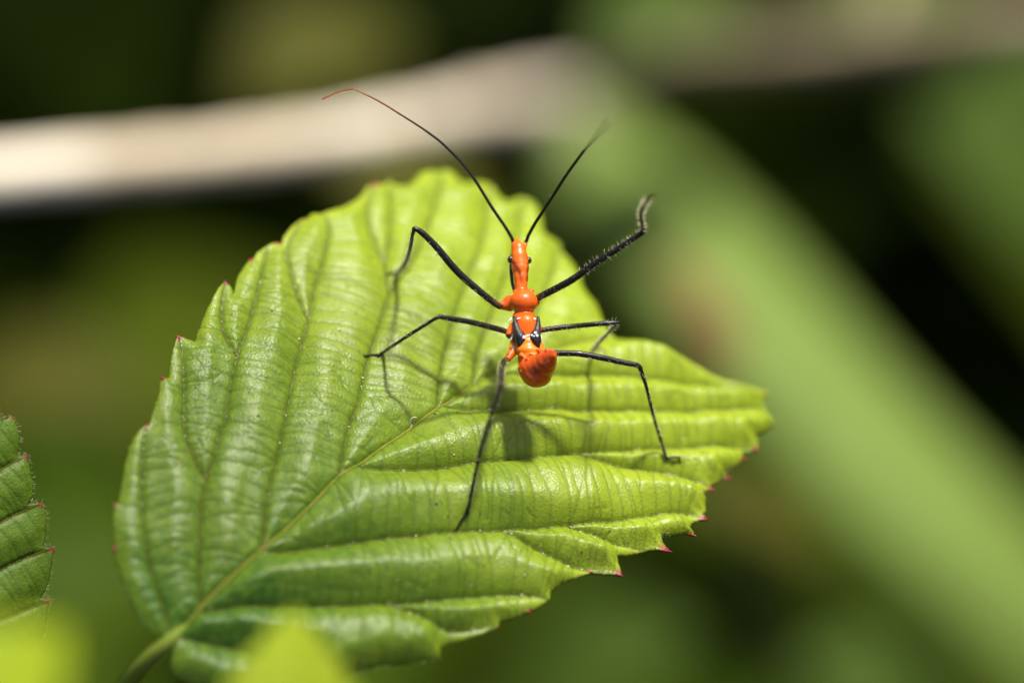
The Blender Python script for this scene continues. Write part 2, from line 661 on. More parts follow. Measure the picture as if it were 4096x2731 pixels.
    at = {'vein': np.exp(-(D2[used] / 7.0) ** 2), 'tert': np.exp(-(D3[used] / 4.8) ** 2),
          'red': np.maximum(red, redge), 'yellower': young_fn(Au, Bu, D2[used], Dm[used]) if young_fn else np.full(used.sum(), 0.4)}
    o = mesh_obj('blade', W(Cc), F, mat, root, attrs=at)
    so = o.modifiers.new('thickness', 'SOLIDIFY')
    so.thickness = thickness * PX
    so.offset = -1
    return o, mid, veins


# ------------------------------------------------------------------ the leaf the bug stands on
N_LEAF = np.array([0.274, 0.609, 0.743])
GRAD = (0.41, 0.91)
leaf = Blade(P(1400, 1570, 0), N_LEAF, GRAD, (8.0e-5, 1.8e-4), 3.8)
OUT = [(689, 2548), (650, 2542), (604, 2522), (558, 2482), (518, 2410), (492, 2344), (466, 2259), (451, 2190), (456, 2173), (453, 2094),
       (456, 2012), (472, 2016), (485, 1950), (499, 1864), (518, 1785), (541, 1739), (564, 1713), (580, 1698), (596, 1700), (610, 1652),
       (635, 1575), (645, 1508), (677, 1512), (681, 1456), (691, 1400), (709, 1344), (779, 1365), (789, 1330), (814, 1266), (842, 1210),
       (870, 1161), (900, 1126), (925, 1150), (937, 1179), (940, 1154), (951, 1105), (972, 1070), (1000, 1036), (1017, 1031), (1031, 1010), (1073, 982),
       (1100, 972), (1115, 974), (1126, 982), (1133, 951), (1165, 909), (1207, 873), (1228, 872), (1245, 855), (1259, 852), (1284, 856), (1361, 835), (1382, 824), (1438, 789),
       (1470, 750), (1494, 735), (1536, 742), (1550, 722), (1560, 713), (1575, 730), (1589, 737), (1631, 740), (1649, 732), (1679, 699), (1714, 684), (1756, 690), (1786, 681),
       (1821, 699), (1839, 723), (1869, 731), (1929, 726), (1970, 740), (1994, 776), (2024, 802), (2050, 801), (2087, 790), (2129, 804), (2157, 843), (2171, 894),
       (2176, 931), (2208, 945), (2241, 969), (2250, 1011), (2273, 1029), (2301, 1066), (2325, 1104), (2329, 1146), (2352, 1183), (2385, 1215),
       (2404, 1253), (2418, 1294), (2446, 1341), (2469, 1355), (2515, 1364), (2585, 1376), (2655, 1399), (2688, 1415), (2773, 1459),
       (2858, 1502), (2943, 1536), (3028, 1557), (3079, 1565), (3064, 1585), (3053, 1606), (3058, 1633), (3079, 1663), (3098, 1697), (3087, 1714), (3062, 1735),
       (3019, 1748), (3032, 1773), (3030, 1801), (3011, 1803), (2977, 1807), (2969, 1820), (2984, 1835), (2969, 1843), (2935, 1871), (2892, 1890),
       (2919, 1907), (2901, 1916), (2875, 1930), (2841, 1943), (2856, 1960), (2811, 1969), (2823, 1994), (2820, 2052), (2803, 2058), (2824, 2075),
       (2799, 2081), (2769, 2092), (2761, 2109), (2780, 2140), (2748, 2132), (2688, 2145), (2642, 2147), (2650, 2172), (2678, 2202), (2620, 2196),
       (2587, 2200), (2519, 2219), (2472, 2223), (2472, 2249), (2487, 2300), (2434, 2296), (2380, 2292), (2366, 2287), (2328, 2304), (2247, 2338), (2205, 2368),
       (2196, 2402), (2171, 2419), (2124, 2448), (2043, 2474), (2001, 2482), (1992, 2512), (1924, 2537), (1840, 2563), (1772, 2580), (1763, 2592),
       (1752, 2640), (1720, 2648), (1618, 2660), (1516, 2667), (1491, 2681), (1414, 2692), (1300, 2750), (1150, 2800), (1000, 2815), (850, 2790),
       (751, 2731), (702, 2715), (680, 2666), (689, 2607), (698, 2560)]
TIPS = [(451, 2190, 10), (456, 2012, 9), (580, 1698, 9), (645, 1508, 13), (709, 1344, 14), (900, 1126, 13), (1000, 1036, 12), (1110, 972, 9),
        (1207, 873, 10), (1494, 735, 16), (1560, 713, 14), (3030, 1801, 14), (2984, 1835, 15), (2919, 1907, 14), (2856, 1960, 16), (2824, 2075, 16),
        (2780, 2140, 20), (2678, 2202, 27), (2487, 2300, 20), (2366, 2287, 6), (2328, 2304, 4), (2124, 2448, 9), (1491, 2681, 12), (3098, 1697, 9), (1992, 2512, 6), (3060, 1590, 10)]
MIDRIB = [(689, 2548), (729, 2515), (801, 2430), (893, 2338), (1038, 2206), (1136, 2121), (1242, 2022), (1353, 1910), (1440, 1856), (1516, 1800),
          (1644, 1708), (1751, 1632), (1782, 1616), (1863, 1560), (1980, 1489), (2150, 1420), (2300, 1375), (2430, 1345)]
VEINS = [
    [(684, 2540), (676, 2509), (656, 2443), (617, 2338), (594, 2259), (577, 2160), (570, 2029), (570, 1864), (574, 1780), (580, 1710)],
    [(801, 2430), (798, 2400), (794, 2325), (798, 2193), (804, 2029), (827, 1917), (854, 1831), (886, 1713), (898, 1700), (919, 1568), (947, 1428), (989, 1316), (1024, 1196), (1052, 1077), (1073, 995)],
    [(827, 1917), (794, 1871), (768, 1818), (748, 1753), (737, 1690), (737, 1547), (726, 1393), (711, 1352)],
    [(947, 1428), (898, 1351), (884, 1273), (890, 1190), (900, 1134)],
    [(1038, 2206), (1051, 2154), (1057, 2068), (1077, 1950), (1110, 1831), (1130, 1733), (1158, 1582), (1193, 1428), (1235, 1273), (1263, 1140), (1298, 1021), (1316, 937), (1300, 865)],
    [(1235, 1273), (1190, 1180), (1160, 1080), (1150, 1000), (1200, 890)],
    [(1353, 1910), (1357, 1877), (1373, 1785), (1393, 1713), (1431, 1603), (1459, 1484), (1487, 1386), (1515, 1301), (1540, 1231), (1557, 1175), (1547, 1119), (1540, 1056), (1557, 937), (1565, 845), (1561, 722)],
    [(1557, 1175), (1593, 1119), (1635, 1077), (1680, 980), (1730, 850), (1770, 700)],
    [(1540, 1056), (1500, 960), (1470, 850), (1494, 745)],
    [(1751, 1632), (1748, 1601), (1753, 1530), (1766, 1458), (1787, 1376), (1802, 1300), (1842, 1179), (1870, 1111), (1902, 1031), (1930, 960), (1960, 760)],
    [(1890, 1543), (1895, 1480), (1906, 1417), (1945, 1310), (2000, 1150), (2050, 1000), (2090, 800)],
    [(2090, 1443), (2120, 1330), (2170, 1180), (2220, 1060), (2235, 985)],
    [(700, 2545), (731, 2549), (802, 2569), (904, 2590), (1010, 2615), (1160, 2670), (1290, 2745)],
    [(795, 2437), (817, 2444), (955, 2434), (1159, 2429), (1353, 2427), (1567, 2414), (1729, 2408), (1975, 2380), (2110, 2385), (2190, 2400)],
    [(1567, 2414), (1700, 2480), (1800, 2530), (1980, 2508)],
    [(1038, 2206), (1070, 2208), (1189, 2200), (1353, 2183), (1500, 2158), (1755, 2138), (2009, 2122), (2264, 2105), (2476, 2083), (2604, 2062), (2710, 2055), (2815, 2073)],
    [(2264, 2105), (2400, 2150), (2520, 2190), (2660, 2198)],
    [(2009, 2122), (2150, 2200), (2300, 2270), (2478, 2294)],
    [(1430, 1862), (1450, 1871), (1557, 1882), (1710, 1877), (1863, 1861), (2016, 1846), (2200, 1826), (2306, 1812), (2519, 1799), (2688, 1792), (2858, 1790), (3020, 1798)],
    [(2306, 1812), (2500, 1860), (2700, 1900), (2850, 1955)],
    [(1772, 1620), (1787, 1627), (1914, 1637), (2056, 1638), (2209, 1636), (2337, 1643), (2434, 1650), (2688, 1646), (2943, 1642), (3053, 1633)],
    [(1975, 1492), (2100, 1500), (2200, 1505), (2450, 1512), (2700, 1530), (2950, 1545), (3070, 1567)],
]


def sunlit_main(a, b, d2, dm):  # sunlit yellow and shaded base put into the colour, plus a paler margin
    u = np.clip((a + 1350) / 2300, 0, 1)
    y = 0.02 + 0.85 * u ** 1.3
    y += 0.25 * np.clip(1 - dm / 70, 0, 1)
    y += 0.36 * np.clip((-b - 100) / 1000, 0, 1)
    return np.clip(y, 0, 1)


leaf_base = P(689, 2548, 0)
lb_a, lb_b = leaf.ab(np.array([689.]), np.array([2548.]))
leaf_base = leaf.C(lb_a, lb_b)[0]
leaf_root = tag(empty('bramble_leaf', leaf_base), 'broad bright green pleated leaf with red-tipped teeth, carrying the orange bug', 'leaf')
blade_o, mid_ab, veins_ab = build_blade(leaf, leaf_root, OUT, MIDRIB, VEINS, TIPS, M_LEAF, young_fn=sunlit_main, seed=3)

mp = leaf.C(mid_ab[:, 0], mid_ab[:, 1], np.full(len(mid_ab), -0.5))
tube('midrib', mp, np.linspace(7.5, 3.2, len(mp)), M_VEIN, leaf_root, 8)
for v in veins_ab:
    vp = leaf.C(v[:, 0], v[:, 1], np.full(len(v), -1.6))
    tube('vein', vp, np.linspace(3.8, 1.7, len(vp)), M_VEIN2, leaf_root, 6)
pet = [leaf.at(735, 2505, -6), leaf_base + np.array([-6, -12, -8]), P(590, 2640, leaf_base[2] - 60), P(505, 2740, leaf_base[2] - 190), P(380, 2900, leaf_base[2] - 450),
       P(200, 3100, leaf_base[2] - 900), P(0, 3300, leaf_base[2] - 1600)]
tube('petiole', pet, [14, 30, 37, 40, 42, 44, 48], M_PETIOLE, leaf_root, 14, n=40)


M_TIP = plain_material('red_tooth_tip', (0.20, 0.010, 0.022), (0.12, 0.012, 0.012), 20, 0.4, 0.2, 0.003)
for (x, y, hx, hy) in [(3030, 1801, 12, 8), (2984, 1835, 13, 2), (2919, 1907, 13, -3), (2856, 1960, 14, 2), (2824, 2075, 15, 0), (2780, 2140, 16, 6), (2678, 2202, 22, 5), (2487, 2300, 14, 8),
                       (2366, 2287, 9, 6), (2124, 2448, 9, 6), (709, 1344, -7, -9), (900, 1126, -5, -10), (1000, 1036, -6, -7), (645, 1508, -8, -7), (451, 2190, -7, -5), (456, 2012, -7, -5)]:
    p_in = leaf.at(x - 1.8 * hx, y - 1.4 * hy, -4)
    p_tip = leaf.at(x, y, -3)
    p_out = P(x + hx * 0.5, y + hy * 0.6 + 2, p_tip[2] - 4)
    tube('tooth_tip', [p_in, (p_in + p_tip) / 2, p_tip, p_out], [5.0, 6.0, 4.4, 1.2], M_TIP, leaf_root, 8, n=10)

# debris on the leaf: pale grains, dark grains and a curled fibre
def scatter_on_leaf(n, zone):
    out = []
    while len(out) < n:
        q = zone()
        out.append(q)
    return out


def grain_geo(bl, spots, r0, r1, r):
    parts = []
    for px, py in spots:
        c = bl.at(px, py, 0.5)
        s = r.uniform(r0, r1)
        V, F = ellipsoid_geo(c, (s * r.uniform(0.7, 1.5), s * r.uniform(0.7, 1.3), s), 6, 4)
        parts.append((V, F))
    return merge_geo(parts)


gr = np.random.default_rng(21)
on_vein = []
for v in VEINS + [MIDRIB]:
    pv = catmull(np.hstack([np.array(v, float), np.zeros((len(v), 1))]), 60)[:, :2]
    for _ in range(4):
        p = pv[gr.integers(0, 60)] + gr.normal(0, 5, 2)
        on_vein.append(p)
poly_px = np.array(OUT, float)


def px_inside(p):
    x, y = p
    c = False
    for (x0, y0), (x1, y1) in zip(poly_px, np.roll(poly_px, -1, axis=0)):
        if (y0 > y) != (y1 > y) and x < (x1 - x0) * (y - y0) / (y1 - y0) + x0:
            c = not c
    return c


free = []
while len(free) < 170:
    p = (gr.uniform(480, 3050), gr.uniform(720, 2700))
    if px_inside(p):
        free.append(p)
V, F = grain_geo(leaf, [p for p in on_vein if px_inside(p)] + free[:45], 1.6, 3.6, gr)
tag(mesh_obj('pale_grains', W(V), F, M_SPECK, leaf_root), 'pale dust grains along the veins', kind='stuff')
V, F = grain_geo(leaf, free[110:], 2.2, 4.6, gr)
tag(mesh_obj('dark_grains', W(V), F, M_DIRT, leaf_root), 'dark dust grains', kind='stuff')


# fine pale hairs standing along the margin and the veins
def hair_geo(roots, dirs, length, width, r):
    V, F = [], []
    for p, d in zip(roots, dirs):
        d = d / np.linalg.norm(d)
        s = np.cross(d, r.normal(0, 1, 3)); s /= np.linalg.norm(s)
        u = np.cross(d, s)
        L = length * r.uniform(0.6, 1.25)
        bend = r.normal(0, 0.18) * L
        o = len(V)
        for k, (t, w_) in enumerate(((0, 1), (0.55, 0.7))):
            c = p + d * L * t + s * bend * t * t
            for a_ in range(3):
                an = a_ * 2.094
                V.append(c + width * w_ * (math.cos(an) * s + math.sin(an) * u))
        V.append(p + d * L + s * bend)
        for a_ in range(3):
            b_ = (a_ + 1) % 3
            F.append((o + a_, o + b_, o + 3 + b_, o + 3 + a_))
            F.append((o + 3 + a_, o + 3 + b_, o + 6))
    return np.array(V), F


hr, hd = [], []
seglen = np.linalg.norm(np.roll(poly_px, -1, axis=0) - poly_px, axis=1)
for k in range(520):
    i = gr.choice(len(OUT), p=seglen / seglen.sum())
    p = np.array(OUT[i], float); q = np.array(OUT[(i + 1) % len(OUT)], float)
    m_ = p + (q - p) * gr.random()
    if m_[1] > 2700:
        continue
    nrm = np.array([q[1] - p[1], -(q[0] - p[0])]); nrm /= np.linalg.norm(nrm) + 1e-9
    hr.append(leaf.at(m_[0] , m_[1], -4)); hd.append(np.array([-nrm[0], nrm[1], 0.4]) + gr.normal(0, 0.5, 3))
for p in on_vein * 5:
    p = p + gr.normal(0, 12, 2)
    if px_inside(p):
        hr.append(leaf.at(p[0], p[1], -1)); hd.append(leaf.n * 0.7 + gr.normal(0, 0.6, 3))
V, F = hair_geo(hr, hd, 17, 0.6, gr)
tag(mesh_obj('fine_hairs', W(V), F, M_HAIR, leaf_root), 'fine pale hairs along margin and veins', kind='stuff')

fib = PL([(1652, 1706), (1640, 1695), (1643, 1678), (1655, 1668), (1666, 1668)])
lz = leaf.at(1652, 1702)
fib[:, 2] = lz[2] + np.array([0, 6, 14, 18, 22])
fib = np.array([P(x, y, z) for (x, y), z in zip([(1652, 1704), (1642, 1695), (1643, 1678), (1655, 1668), (1666, 1670)], fib[:, 2])])
ft = tube('curled_fibre', fib, [3, 3, 2.8, 2.5, 1.5], M_SPECK, None, 6, n=16)
tag(ft, 'tiny curled pale fibre lying on the midrib of the pleated leaf', 'fibre')

# ------------------------------------------------------------------ the assassin bug
BZ = -95.0                       # lowers the whole animal towards the leaf


def zb(y):
    return 120 + BZ + (y - 1300) * 0.38


BG = lambda x, y, dz=0.0: P(x, y, zb(y) + dz)
ORANGE = np.array([0.70, 0.118, 0.0010])
RED_OR = np.array([0.56, 0.064, 0.001])
DEEP = np.array([0.06, 0.010, 0.002])
AMBER = np.array([0.72, 0.20, 0.002])

bug = tag(empty('assassin_bug', BG(2100, 1300)), 'orange assassin bug with long thin black legs and antennae, standing on the leaf', 'insect')

# implicit body: list of (kind, params, smooth, colour)
PR = []


def cap(p, q, r0, r1, k=14):
    PR.append(('cap', np.asarray(p, float), np.asarray(q, float), r0, r1, k))


def ell(c, r, k=14, R=None):
    PR.append(('ell', np.asarray(c, float), np.asarray(r, float), R, None, k))


# head
ell(BG(2068, 972, -4), (13, 17, 14), 8)
cap(BG(2066, 970, -8), BG(2074, 1000), 13, 24, 10)
cap(BG(2074, 995), BG(2078, 1040, 3), 30, 31, 10)
cap(BG(2056, 982, 6), BG(2051, 968, 8), 9, 7.5, 5)
cap(BG(2099, 986, 6), BG(2103, 970, 8), 8.5, 7, 5)
ell(BG(2079, 1024, 8), (30, 26, 26), 8)
ell(BG(2082, 1072, 6), (33, 27, 28), 7)
cap(BG(2080, 1060), BG(2084, 1110), 34, 27, 9)
cap(BG(2084, 1110), BG(2084, 1160, -4), 27, 25, 9)
cap(BG(2052, 1046, 4), BG(2052, 1040, 8), 10, 9, 5)
cap(BG(2110, 1046, 4), BG(2110, 1042, 8), 9, 8, 5)
# pronotum
ell(BG(2095, 1208, 6), (57, 50, 54), 7)
ell(BG(2094, 1178, 0), (38, 24, 36), 8)
cap(BG(2058, 1165, 14), BG(2072, 1166, 18), 7, 7, 5)
cap(BG(2116, 1165, 14), BG(2129, 1161, 16), 6, 8, 5)
ell(BG(2042, 1212, -22), (32, 33, 32), 7)
cap(BG(2035, 1218, -22), BG(2000, 1222, -12), 26, 16, 7)
ell(BG(2138, 1206, -26), (22, 26, 26), 7)
# middle and hind thorax
ell(BG(2096, 1268, -6), (47, 30, 38), 8)
ell(BG(2105, 1296, 14), (42, 42, 36), 9)
ell(BG(2104, 1330, -6), (54, 50, 46), 12)
cap(BG(2060, 1310, -18), BG(2040, 1336, -14), 26, 19, 8)
ell(BG(2150, 1316, -18), (18, 24, 24), 8)
ell(BG(2068, 1376, -22), (28, 40, 30), 9)
cap(BG(2066, 1380, -20), BG(2034, 1432, 4), 26, 14, 8)
cap(BG(2140, 1370, -26), BG(2165, 1405, -24), 26, 18, 8)
# abdomen, arched back over itself
ell(BG(2108, 1372, 8), (46, 34, 38), 10)
ell(BG(2112, 1402, 10), (48, 32, 42), 10)
ell(P(2122, 1438, 170 + BZ), (52, 38, 50), 10)
ell(P(2142, 1474, 192 + BZ), (70, 58, 66), 12)
ell(P(2147, 1500, 205 + BZ), (60, 50, 56), 12)
ell(P(2168, 1462, 232 + BZ), (56, 46, 50), 16)
ell(P(2184, 1440, 256 + BZ), (44, 38, 40), 15)
ell(P(2196, 1424, 276 + BZ), (32, 28, 28), 13)
ell(P(2206, 1416, 292 + BZ), (17, 16, 16), 9)
br = np.random.default_rng(5)
for (x, y, z, s) in [(2085, 1356, 150, 5), (2098, 1366, 162, 6), (2112, 1372, 170, 6), (2126, 1378, 166, 6), (2080, 1396, 178, 7), (2096, 1396, 188, 6), (2126, 1396, 196, 7), (2150, 1398, 200, 8),
                     (2084, 1420, 204, 9), (2096, 1432, 214, 7), (2096, 1446, 216, 9), (2078, 1470, 212, 7), (2088, 1486, 226, 8), (2118, 1452, 236, 8), (2160, 1404, 268, 10),
                     (2188, 1402, 292, 10), (2206, 1404, 300, 10), (2218, 1424, 296, 9), (2164, 1452, 286, 7), (2192, 1446, 296, 6), (2150, 1420, 262, 8)]:
    ell(P(x, y, z + BZ), (s, s, s * 0.9), 3)

for k_ in range(34):                      # wet beads and folds over the abdomen
    u_, v_ = br.uniform(-1.2, 1.3), br.uniform(-0.9, 1.1)
    cx_, cy_ = 2142 + 62 * math.sin(u_), 1466 - 58 * math.sin(v_)
    cz_ = 192 + 62 * math.cos(u_) * math.cos(v_)
    s_ = br.uniform(4, 8)
    ell(P(cx_, cy_, cz_ + BZ), (s_, s_, s_), 4)
allp = np.vstack([p[1] for p in PR])
VX = 2.6
lo = allp.min(0) - 85
hi = allp.max(0) + 85
gx, gy, gz = (np.arange(lo[i], hi[i], VX) for i in range(3))
SD = np.full((len(gx), len(gy), len(gz)), 60.0, np.float32)


def prim_sd(pr, X, Y, Z):
    if pr[0] == 'ell':
        c, r = pr[1], pr[2]
        dx, dy, dz = (X - c[0]) / r[0], (Y - c[1]) / r[1], (Z - c[2]) / r[2]
        k0 = np.sqrt(dx * dx + dy * dy + dz * dz) + 1e-6
        k1 = np.sqrt((dx / r[0]) ** 2 + (dy / r[1]) ** 2 + (dz / r[2]) ** 2) + 1e-9
        return k0 * (k0 - 1) / k1
    p, q, r0, r1 = pr[1:5]
    d = q - p
    t = np.clip(((X - p[0]) * d[0] + (Y - p[1]) * d[1] + (Z - p[2]) * d[2]) / d.dot(d), 0, 1)
    return np.sqrt((X - p[0] - t * d[0]) ** 2 + (Y - p[1] - t * d[1]) ** 2 + (Z - p[2] - t * d[2]) ** 2) - (r0 + (r1 - r0) * t)


for pr in PR:
    if pr[0] == 'ell':
        bl_, bh_ = pr[1] - pr[2] - 40, pr[1] + pr[2] + 40
    else:
        m_ = max(pr[3], pr[4]) + 40
        bl_, bh_ = np.minimum(pr[1], pr[2]) - m_, np.maximum(pr[1], pr[2]) + m_
    sl = []
    for ax, gg in enumerate((gx, gy, gz)):
        sl.append(slice(max(np.searchsorted(gg, bl_[ax]), 0), min(np.searchsorted(gg, bh_[ax]), len(gg))))
    X, Y, Z = gx[sl[0]][:, None, None], gy[sl[1]][None, :, None], gz[sl[2]][None, None, :]
    d = prim_sd(pr, X, Y, Z)
    k = pr[5]
    cur = SD[sl[0], sl[1], sl[2]]
    hh = np.clip(0.5 + 0.5 * (cur - d) / k, 0, 1)
    SD[sl[0], sl[1], sl[2]] = cur + (d - cur) * hh - k * hh * (1 - hh)
# ring wrinkles on the arched abdomen tip
tipc = P(2200, 1420, 285 + BZ)
X, Y, Z = gx[:, None, None], gy[None, :, None], gz[None, None, :]
dt = np.sqrt((X - tipc[0]) ** 2 + (Y - tipc[1]) ** 2 + (Z - tipc[2]) ** 2)
SD += (np.sin(dt / 27.0 * 2 * np.pi) * 0.9 * np.clip(1.1 - dt / 130.0, 0, 1)).astype(np.float32)


def surface_nets(S, gx, gy, gz):
    nx, ny, nz = S.shape
    neg = S < 0
    acc = np.zeros((nx - 1, ny - 1, nz - 1, 3), np.float32)
    cnt = np.zeros((nx - 1, ny - 1, nz - 1), np.float32)
    corners = [(i, j, k) for i in (0, 1) for j in (0, 1) for k in (0, 1)]
    sub = {c: S[c[0]:nx - 1 + c[0], c[1]:ny - 1 + c[1], c[2]:nz - 1 + c[2]] for c in corners}
    for c in corners:
        for ax in range(3):
            if c[ax] == 0:
                e = list(c); e[ax] = 1; e = tuple(e)
                s0, s1 = sub[c], sub[e]
                x = (s0 < 0) != (s1 < 0)
                t = np.where(x, s0 / np.where(x, s0 - s1, 1), 0)
                for b in range(3):
                    acc[..., b] += np.where(x, c[b] + (t if b == ax else 0), 0)
                cnt += x
    act = cnt > 0
    idx = -np.ones(act.shape, int)
    idx[act] = np.arange(act.sum())
    ii = np.stack(np.where(act), 1)
    pos = ii + acc[act] / cnt[act][:, None]
    V = np.stack([gx[0] + pos[:, 0] * VX, gy[0] + pos[:, 1] * VX, gz[0] + pos[:, 2] * VX], 1)
    F = []
    for ax in range(3):
        s0 = [slice(1, -1)] * 3; s0[ax] = slice(0, -1)
        s1 = [slice(1, -1)] * 3; s1[ax] = slice(1, None)
        a, b = neg[tuple(s0)], neg[tuple(s1)]
        e = np.stack(np.where(a != b), 1)
        fl = a[a != b]
        o = np.ones(3, int); o[ax] = 0
        e = e + o
        u, v = (ax + 1) % 3, (ax + 2) % 3
        du, dv = np.zeros(3, int), np.zeros(3, int)
        du[u] = 1; dv[v] = 1
        q = [idx[tuple((e - x).T)] for x in (du + dv, dv, 0 * du, du)]
        q = np.stack(q, 1)
        q[~fl] = q[~fl][:, ::-1]
        F.append(q)
    return V, np.vstack(F)


BV, BF = surface_nets(SD, gx, gy, gz)
kk = DP / (DP - BV[:, 2])
bx, by = BV[:, 0] * kk + 2048, 1365.5 - BV[:, 1] * kk
bz = BV[:, 2]
col = np.tile(ORANGE, (len(BV), 1))


def paint(w_, c):
    global col
    w_ = np.clip(w_, 0, 1)[:, None]
    col = col * (1 - w_) + c * w_


def seg_d(x0, y0, x1, y1):
    t = np.clip(((bx - x0) * (x1 - x0) + (by - y0) * (y1 - y0)) / ((x1 - x0) ** 2 + (y1 - y0) ** 2), 0, 1)
    return np.hypot(bx - x0 - t * (x1 - x0), by - y0 - t * (y1 - y0))


for y_, w_ in ((1052, 3.5), (1157, 4), (1253, 4), (1394, 3)):
    paint(np.exp(-((by - y_) / w_) ** 2) * 0.45 * (bz < 190 + BZ), DEEP * 3)
paint(np.exp(-((by - 1206) / 60.0) ** 2) * 0.5 * (bz < 240 + BZ), RED_OR)
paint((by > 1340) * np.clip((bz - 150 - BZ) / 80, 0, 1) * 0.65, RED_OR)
paint(np.clip((by - 1335) / 20, 0, 1) * np.clip((1430 - by) / 30, 0, 1) * (bz < 240 + BZ) * 0.8, AMBER)
paint(np.clip(1.5 - seg_d(2054, 1050, 2080, 1090) / 8, 0, 1) * 0.8, DEEP)
paint(np.clip(1.4 - seg_d(2080, 1090, 2088, 1130) / 8, 0, 1) * 0.55, DEEP)
paint(np.clip(1.4 - seg_d(2112, 1056, 2108, 1120) / 6, 0, 1) * 0.6, DEEP)
for x, y, s in [(2002, 1222, 10), (2048, 1345, 12), (2062, 1362, 15), (2047, 1395, 9), (2036, 1420, 8), (2030, 1434, 10), (2034, 1345, 9), (2160, 1330, 8)]:
    paint(np.clip(1.5 - np.hypot(bx - x, by - y) / s, 0, 1) * 0.85 * (bz < zb(1400) + 25), DEEP)
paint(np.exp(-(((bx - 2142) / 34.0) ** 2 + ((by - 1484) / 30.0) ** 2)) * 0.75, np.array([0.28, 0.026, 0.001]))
paint(np.clip((by - 1505) / 40, 0, 1) * 0.5, np.array([0.72, 0.13, 0.002]))
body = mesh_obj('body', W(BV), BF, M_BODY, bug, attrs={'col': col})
sm = body.modifiers.new('smooth', 'SMOOTH')
sm.factor = 0.5
sm.iterations = 3

me_b = body.data
vi = br.choice(len(BV), 170, replace=False)
nr_b = np.zeros(len(BV) * 3, np.float32)
me_b.vertices.foreach_get('normal', nr_b)
nr_b = nr_b.reshape(-1, 3)[vi]
nc = np.stack([nr_b @ RIGHT, nr_b @ UP, nr_b @ BACK], 1)
V, F = hair_geo(BV[vi] - nc * 1.5, nc + br.normal(0, 0.35, nc.shape), 11, 0.55, br)
tag(mesh_obj('body_bristles', W(V), F, M_HAIR, bug), kind='stuff')

# eyes, beak, wing pads, white wax
for x, y, r_ in ((2044, 1039, 15), (2114, 1042, 13)):
    V, F = ellipsoid_geo(BG(x, y, 4), (r_, r_ * 1.12, r_), 18, 12)
    mesh_obj('eye', W(V), F, M_EYE, bug)
tube('beak', [BG(2052, 1000, -40), BG(2046, 1060, -46), BG(2046, 1100, -44), BG(2050, 1135, -40), BG(2056, 1160, -36)], [8, 8, 7.5, 7, 6], M_PAD, bug, 10, n=24)


def pad(rows, wax):
    pts = np.array([BG(x, y, dz) for x, y, dz, r_ in rows])
    o = tube('wing_pad', pts, [r_[3] for r_ in rows], M_PAD, bug, 14, n=30)
    parts = []
    for x, y, dz, s in wax:
        for _ in range(5):
            c = BG(x + br.normal(0, s * 0.6), y + br.normal(0, s * 0.6), dz)
            parts.append(ellipsoid_geo(c, np.array([1, 1.2, 0.8]) * s * br.uniform(0.35, 0.65), 7, 5))
    V, F = merge_geo(parts)
    wx = mesh_obj('wax_spot', W(V), F, M_WAX, o)
    wx.parent = o
    return o


pad([(2057, 1270, 18, 6), (2062, 1296, 30, 11), (2070, 1325, 36, 16), (2081, 1347, 38, 22), (2081, 1366, 36, 18), (2079, 1391, 30, 6)],
    [(2092, 1349, 56, 9), (2074, 1334, 51, 4)])
pad([(2152, 1270, 16, 6), (2152, 1298, 28, 11), (2148, 1322, 34, 15), (2142, 1345, 38, 23), (2147, 1366, 36, 19), (2152, 1388, 30, 8)],
    [(2136, 1342, 57, 11), (2142, 1330, 54, 6)])
for (x0, y0, x1, y1, dz, s) in [(2036, 1285, 2046, 1272, 6, 3.2), (2056, 1277, 2058, 1278, 26, 4.5), (2045, 1358, 2051, 1338, 4, 5.0), (2161, 1338, 2165, 1358, 2, 4.2), (2069, 1276, 2094, 1268, 40, 3.6),
                                (2133, 1272, 2142, 1278, 34, 4.0), (2104, 1346, 2120, 1340, 42, 3.6)]:
    tube('white_mark', [BG(x0, y0, dz), BG((x0 + x1) / 2 + 1, (y0 + y1) / 2, dz + 1), BG(x1, y1, dz)], [s * 0.8, s, s * 0.8], M_WAX, bug, 8)

BLACK = np.array([0.010, 0.008, 0.006])
BROWN = np.array([0.045, 0.018, 0.006])


